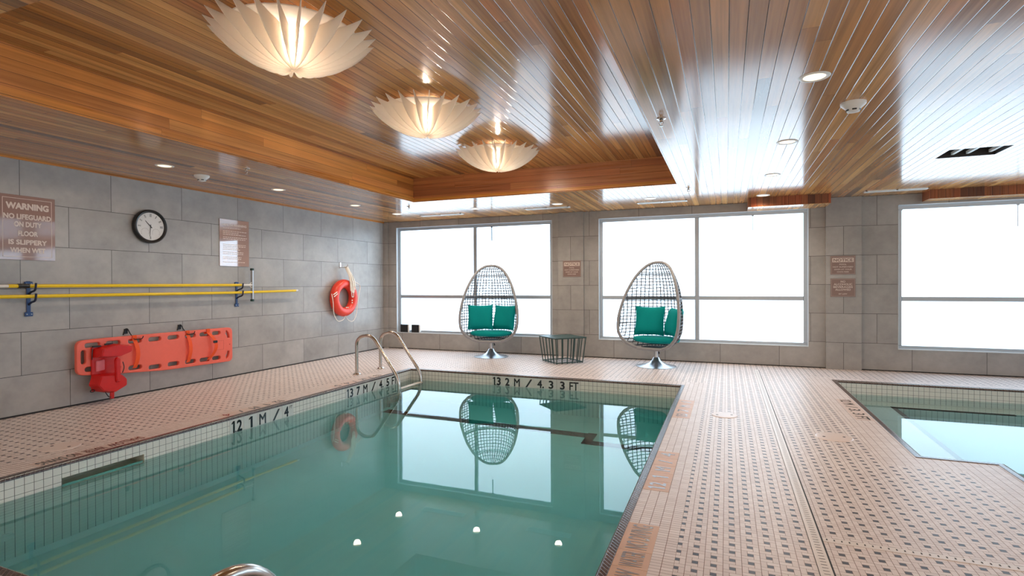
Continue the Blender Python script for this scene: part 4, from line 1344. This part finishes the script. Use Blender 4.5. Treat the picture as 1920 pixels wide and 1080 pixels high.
# head immobiliser hung on the board
hi = thing('head_immobiliser', 'bright red vinyl head immobiliser blocks strapped on the left end of the spine board', 'rescue block', (SBX, 3.65, 0.05))
XH = SBX+0.024
def wedge(pts_front, x0, x1, mat, nm, bev=0.006, taper=0.82):
    b = bmesh.new()
    c = Vector((sum(p[0] for p in pts_front)/len(pts_front), sum(p[1] for p in pts_front)/len(pts_front)))
    A = [b.verts.new((x0, p[0], p[1])) for p in pts_front]
    B = [b.verts.new((x1, c.x+(p[0]-c.x)*taper, c.y+(p[1]-c.y)*taper)) for p in pts_front]
    b.faces.new(A); b.faces.new(B[::-1])
    n = len(A)
    for k in range(n): b.faces.new((A[k], A[(k+1) % n], B[(k+1) % n], B[k]))
    bmesh.ops.recalc_face_normals(b, faces=b.faces)
    bmesh.ops.bevel(b, geom=list(b.edges), offset=bev, segments=2, affect='EDGES')
    m_ = MB(); m_.merge(b)
    return m_.build(nm, mat, hi, world=True, smooth=True)
wedge([(3.50, 0.13), (3.74, 0.13), (3.76, 0.59), (3.50, 0.58)], XH, XH+0.014, M_RED, 'base_pad', 0.003, 1.0)
wedge([(3.50, 0.475), (3.72, 0.455), (3.86, 0.50), (3.87, 0.565), (3.70, 0.60), (3.52, 0.565)], XH+0.014, XH+0.12, M_RED, 'upper_block')
wedge([(3.465, 0.20), (3.52, 0.13), (3.66, 0.085), (3.80, 0.15), (3.80, 0.23), (3.74, 0.29), (3.50, 0.305)], XH+0.014, XH+0.13, M_RED, 'lower_block')
wedge([(3.535, 0.325), (3.62, 0.335), (3.62, 0.445), (3.535, 0.435)], XH+0.014, XH+0.028, plain('pale_pink_vinyl', lin(226, 120, 130), 0.3), 'inner_pad', 0.004, 0.95)
wedge([(3.655, 0.20), (3.70, 0.20), (3.70, 0.455), (3.67, 0.47), (3.648, 0.44)], XH+0.12, XH+0.15, M_RED, 'chin_strap', 0.005, 0.9)
wedge([(3.645, 0.035), (3.685, 0.03), (3.69, 0.15), (3.65, 0.15)], XH+0.05, XH+0.062, M_RED, 'strap_tail', 0.002, 1.0)
for y, z in ((3.545, 0.585), (3.66, 0.598)):
    b = MB(); b.box(XH+0.012, XH+0.03, y-0.04, y+0.04, z-0.008, z+0.008, 0.003, 1)
    b.build('buckle', M_BLACK, hi, world=True)
b = MB()
b.tube(smooth_path([(XH+0.02, 3.505, 0.565), (XH+0.03, 3.495, 0.50), (XH+0.02, 3.50, 0.455)], 0.03, 4), 0.005, 6)
b.tube(smooth_path([(XH+0.06, 3.60, 0.11), (XH+0.075, 3.62, 0.06), (XH+0.06, 3.655, 0.045)], 0.03, 4), 0.005, 6)
b.tube([(XH+0.04, 3.49+0.02*math.cos(2*PI*k/16), 0.14+0.012*math.sin(2*PI*k/16)) for k in range(16)], 0.004, 6, closed=True)
b.tube(smooth_path([(XH+0.06, 3.775, 0.40), (XH+0.07, 3.785, 0.34), (XH+0.06, 3.77, 0.285)], 0.03, 4), 0.005, 6)
b.build('cord', M_BLACK, hi, world=True, smooth=True)

# ring buoy
RC = Vector((XL+0.082, 7.41, 0.985))
rb = thing('ring_buoy', 'orange red ring buoy with white grab line on the left wall', 'life ring', (XL, 7.41, 0.68))
RO, RT = 0.238, 0.076
b = MB()
b.tube([RC+Vector((0, RO*math.cos(2*PI*k/56), RO*math.sin(2*PI*k/56))) for k in range(56)], RT, 18, closed=True)
b.build('ring', M_BUOY, rb, smooth=True, world=True)
def loop(pts, r=0.0065, n=8, m_=M_ROPE, nm='grab_line'):
    b = MB(); b.tube(smooth_path(pts, 0.12, 7), r, 7)
    return b.build(nm, m_, rb, smooth=True, world=True)
X0 = RC.x+0.03
loop([(X0, 7.07, 1.06), (X0+0.04, 7.06, 0.93), (X0+0.02, 7.09, 0.72), (X0, 7.22, 0.59), (X0, 7.36, 0.62), (X0, 7.40, 0.685)])
loop([(X0, 7.41, 0.685), (X0, 7.46, 0.61), (X0, 7.60, 0.56), (X0, 7.70, 0.68), (X0, 7.74, 0.95), (X0, 7.82, 1.19), (X0, 7.72, 1.24), (X0, 7.55, 1.29)])
b = MB()
for a in (PI*0.92, PI*1.02, -0.12, -0.35):
    pass
b.tube([(RC.x+0.07, 7.08, 1.01), (RC.x+0.075, 7.16, 1.06)], 0.008, 7); b.tube([(RC.x+0.07, 7.065, 1.045), (RC.x+0.075, 7.15, 1.09)], 0.008, 7)
for yy, zz in ((7.55, 0.90), (7.55, 0.94), (7.40, 0.822), (7.44, 0.822)): b.lathe([(0.012, 0), (0.010, 0.008), (0, 0.01)], 10, (RC.x+0.055, yy, zz), 'X')
b.build('rope_knot', M_ROPE, rb, smooth=True, world=True)
hk = thing('wall_hook', 'small steel wall hook above the ring buoy', 'hook', (XL, 7.42, 1.5))
b = MB(); b.box(XL+0.0005, XL+0.008, 7.405, 7.435, 1.49, 1.585, 0.002, 1)
b.tube(smooth_path([(XL+0.006, 7.42, 1.50), (XL+0.08, 7.42, 1.495), (XL+0.15, 7.42, 1.51), (XL+0.155, 7.42, 1.55)], 0.02, 4), 0.006, 8)
b.build('hook_arm', M_STEEL, hk, smooth=True, world=True)
tr = thing('throw_rope', 'bundle of white rope hanging from the hook over the ring buoy', 'rope', (XL+0.12, 7.45, 0.95))
rng = random.Random(11)
for k in range(9):
    zl = (1.20, 1.16, 1.08, 1.13, 1.21, 1.10, 1.00, 1.18, 1.07)[k]
    y0 = 7.42+0.004*k; y1 = 7.46+0.018*(k % 5)+0.005
    xx = XL+0.09+0.012*(k % 3)
    xf = RC.x+RT+0.014+0.009*(k % 4)
    pts = [(xx, y0, 1.512), (xf-0.01, (y0+y1)/2, 1.36), (xf, y1-0.008, zl+0.06), (xf, y1, zl), (xf+0.004, y1+0.035, zl-0.005), (xf+0.002, y1+0.042, zl+0.08), (xf-0.015, (y0+y1)/2+0.035, 1.36), (xx+0.008, y0+0.012, 1.514)]
    b = MB(); b.tube(smooth_path(pts, 0.05, 5), 0.007, 7)
    b.build('rope_loop', M_ROPE, tr, smooth=True, world=True)
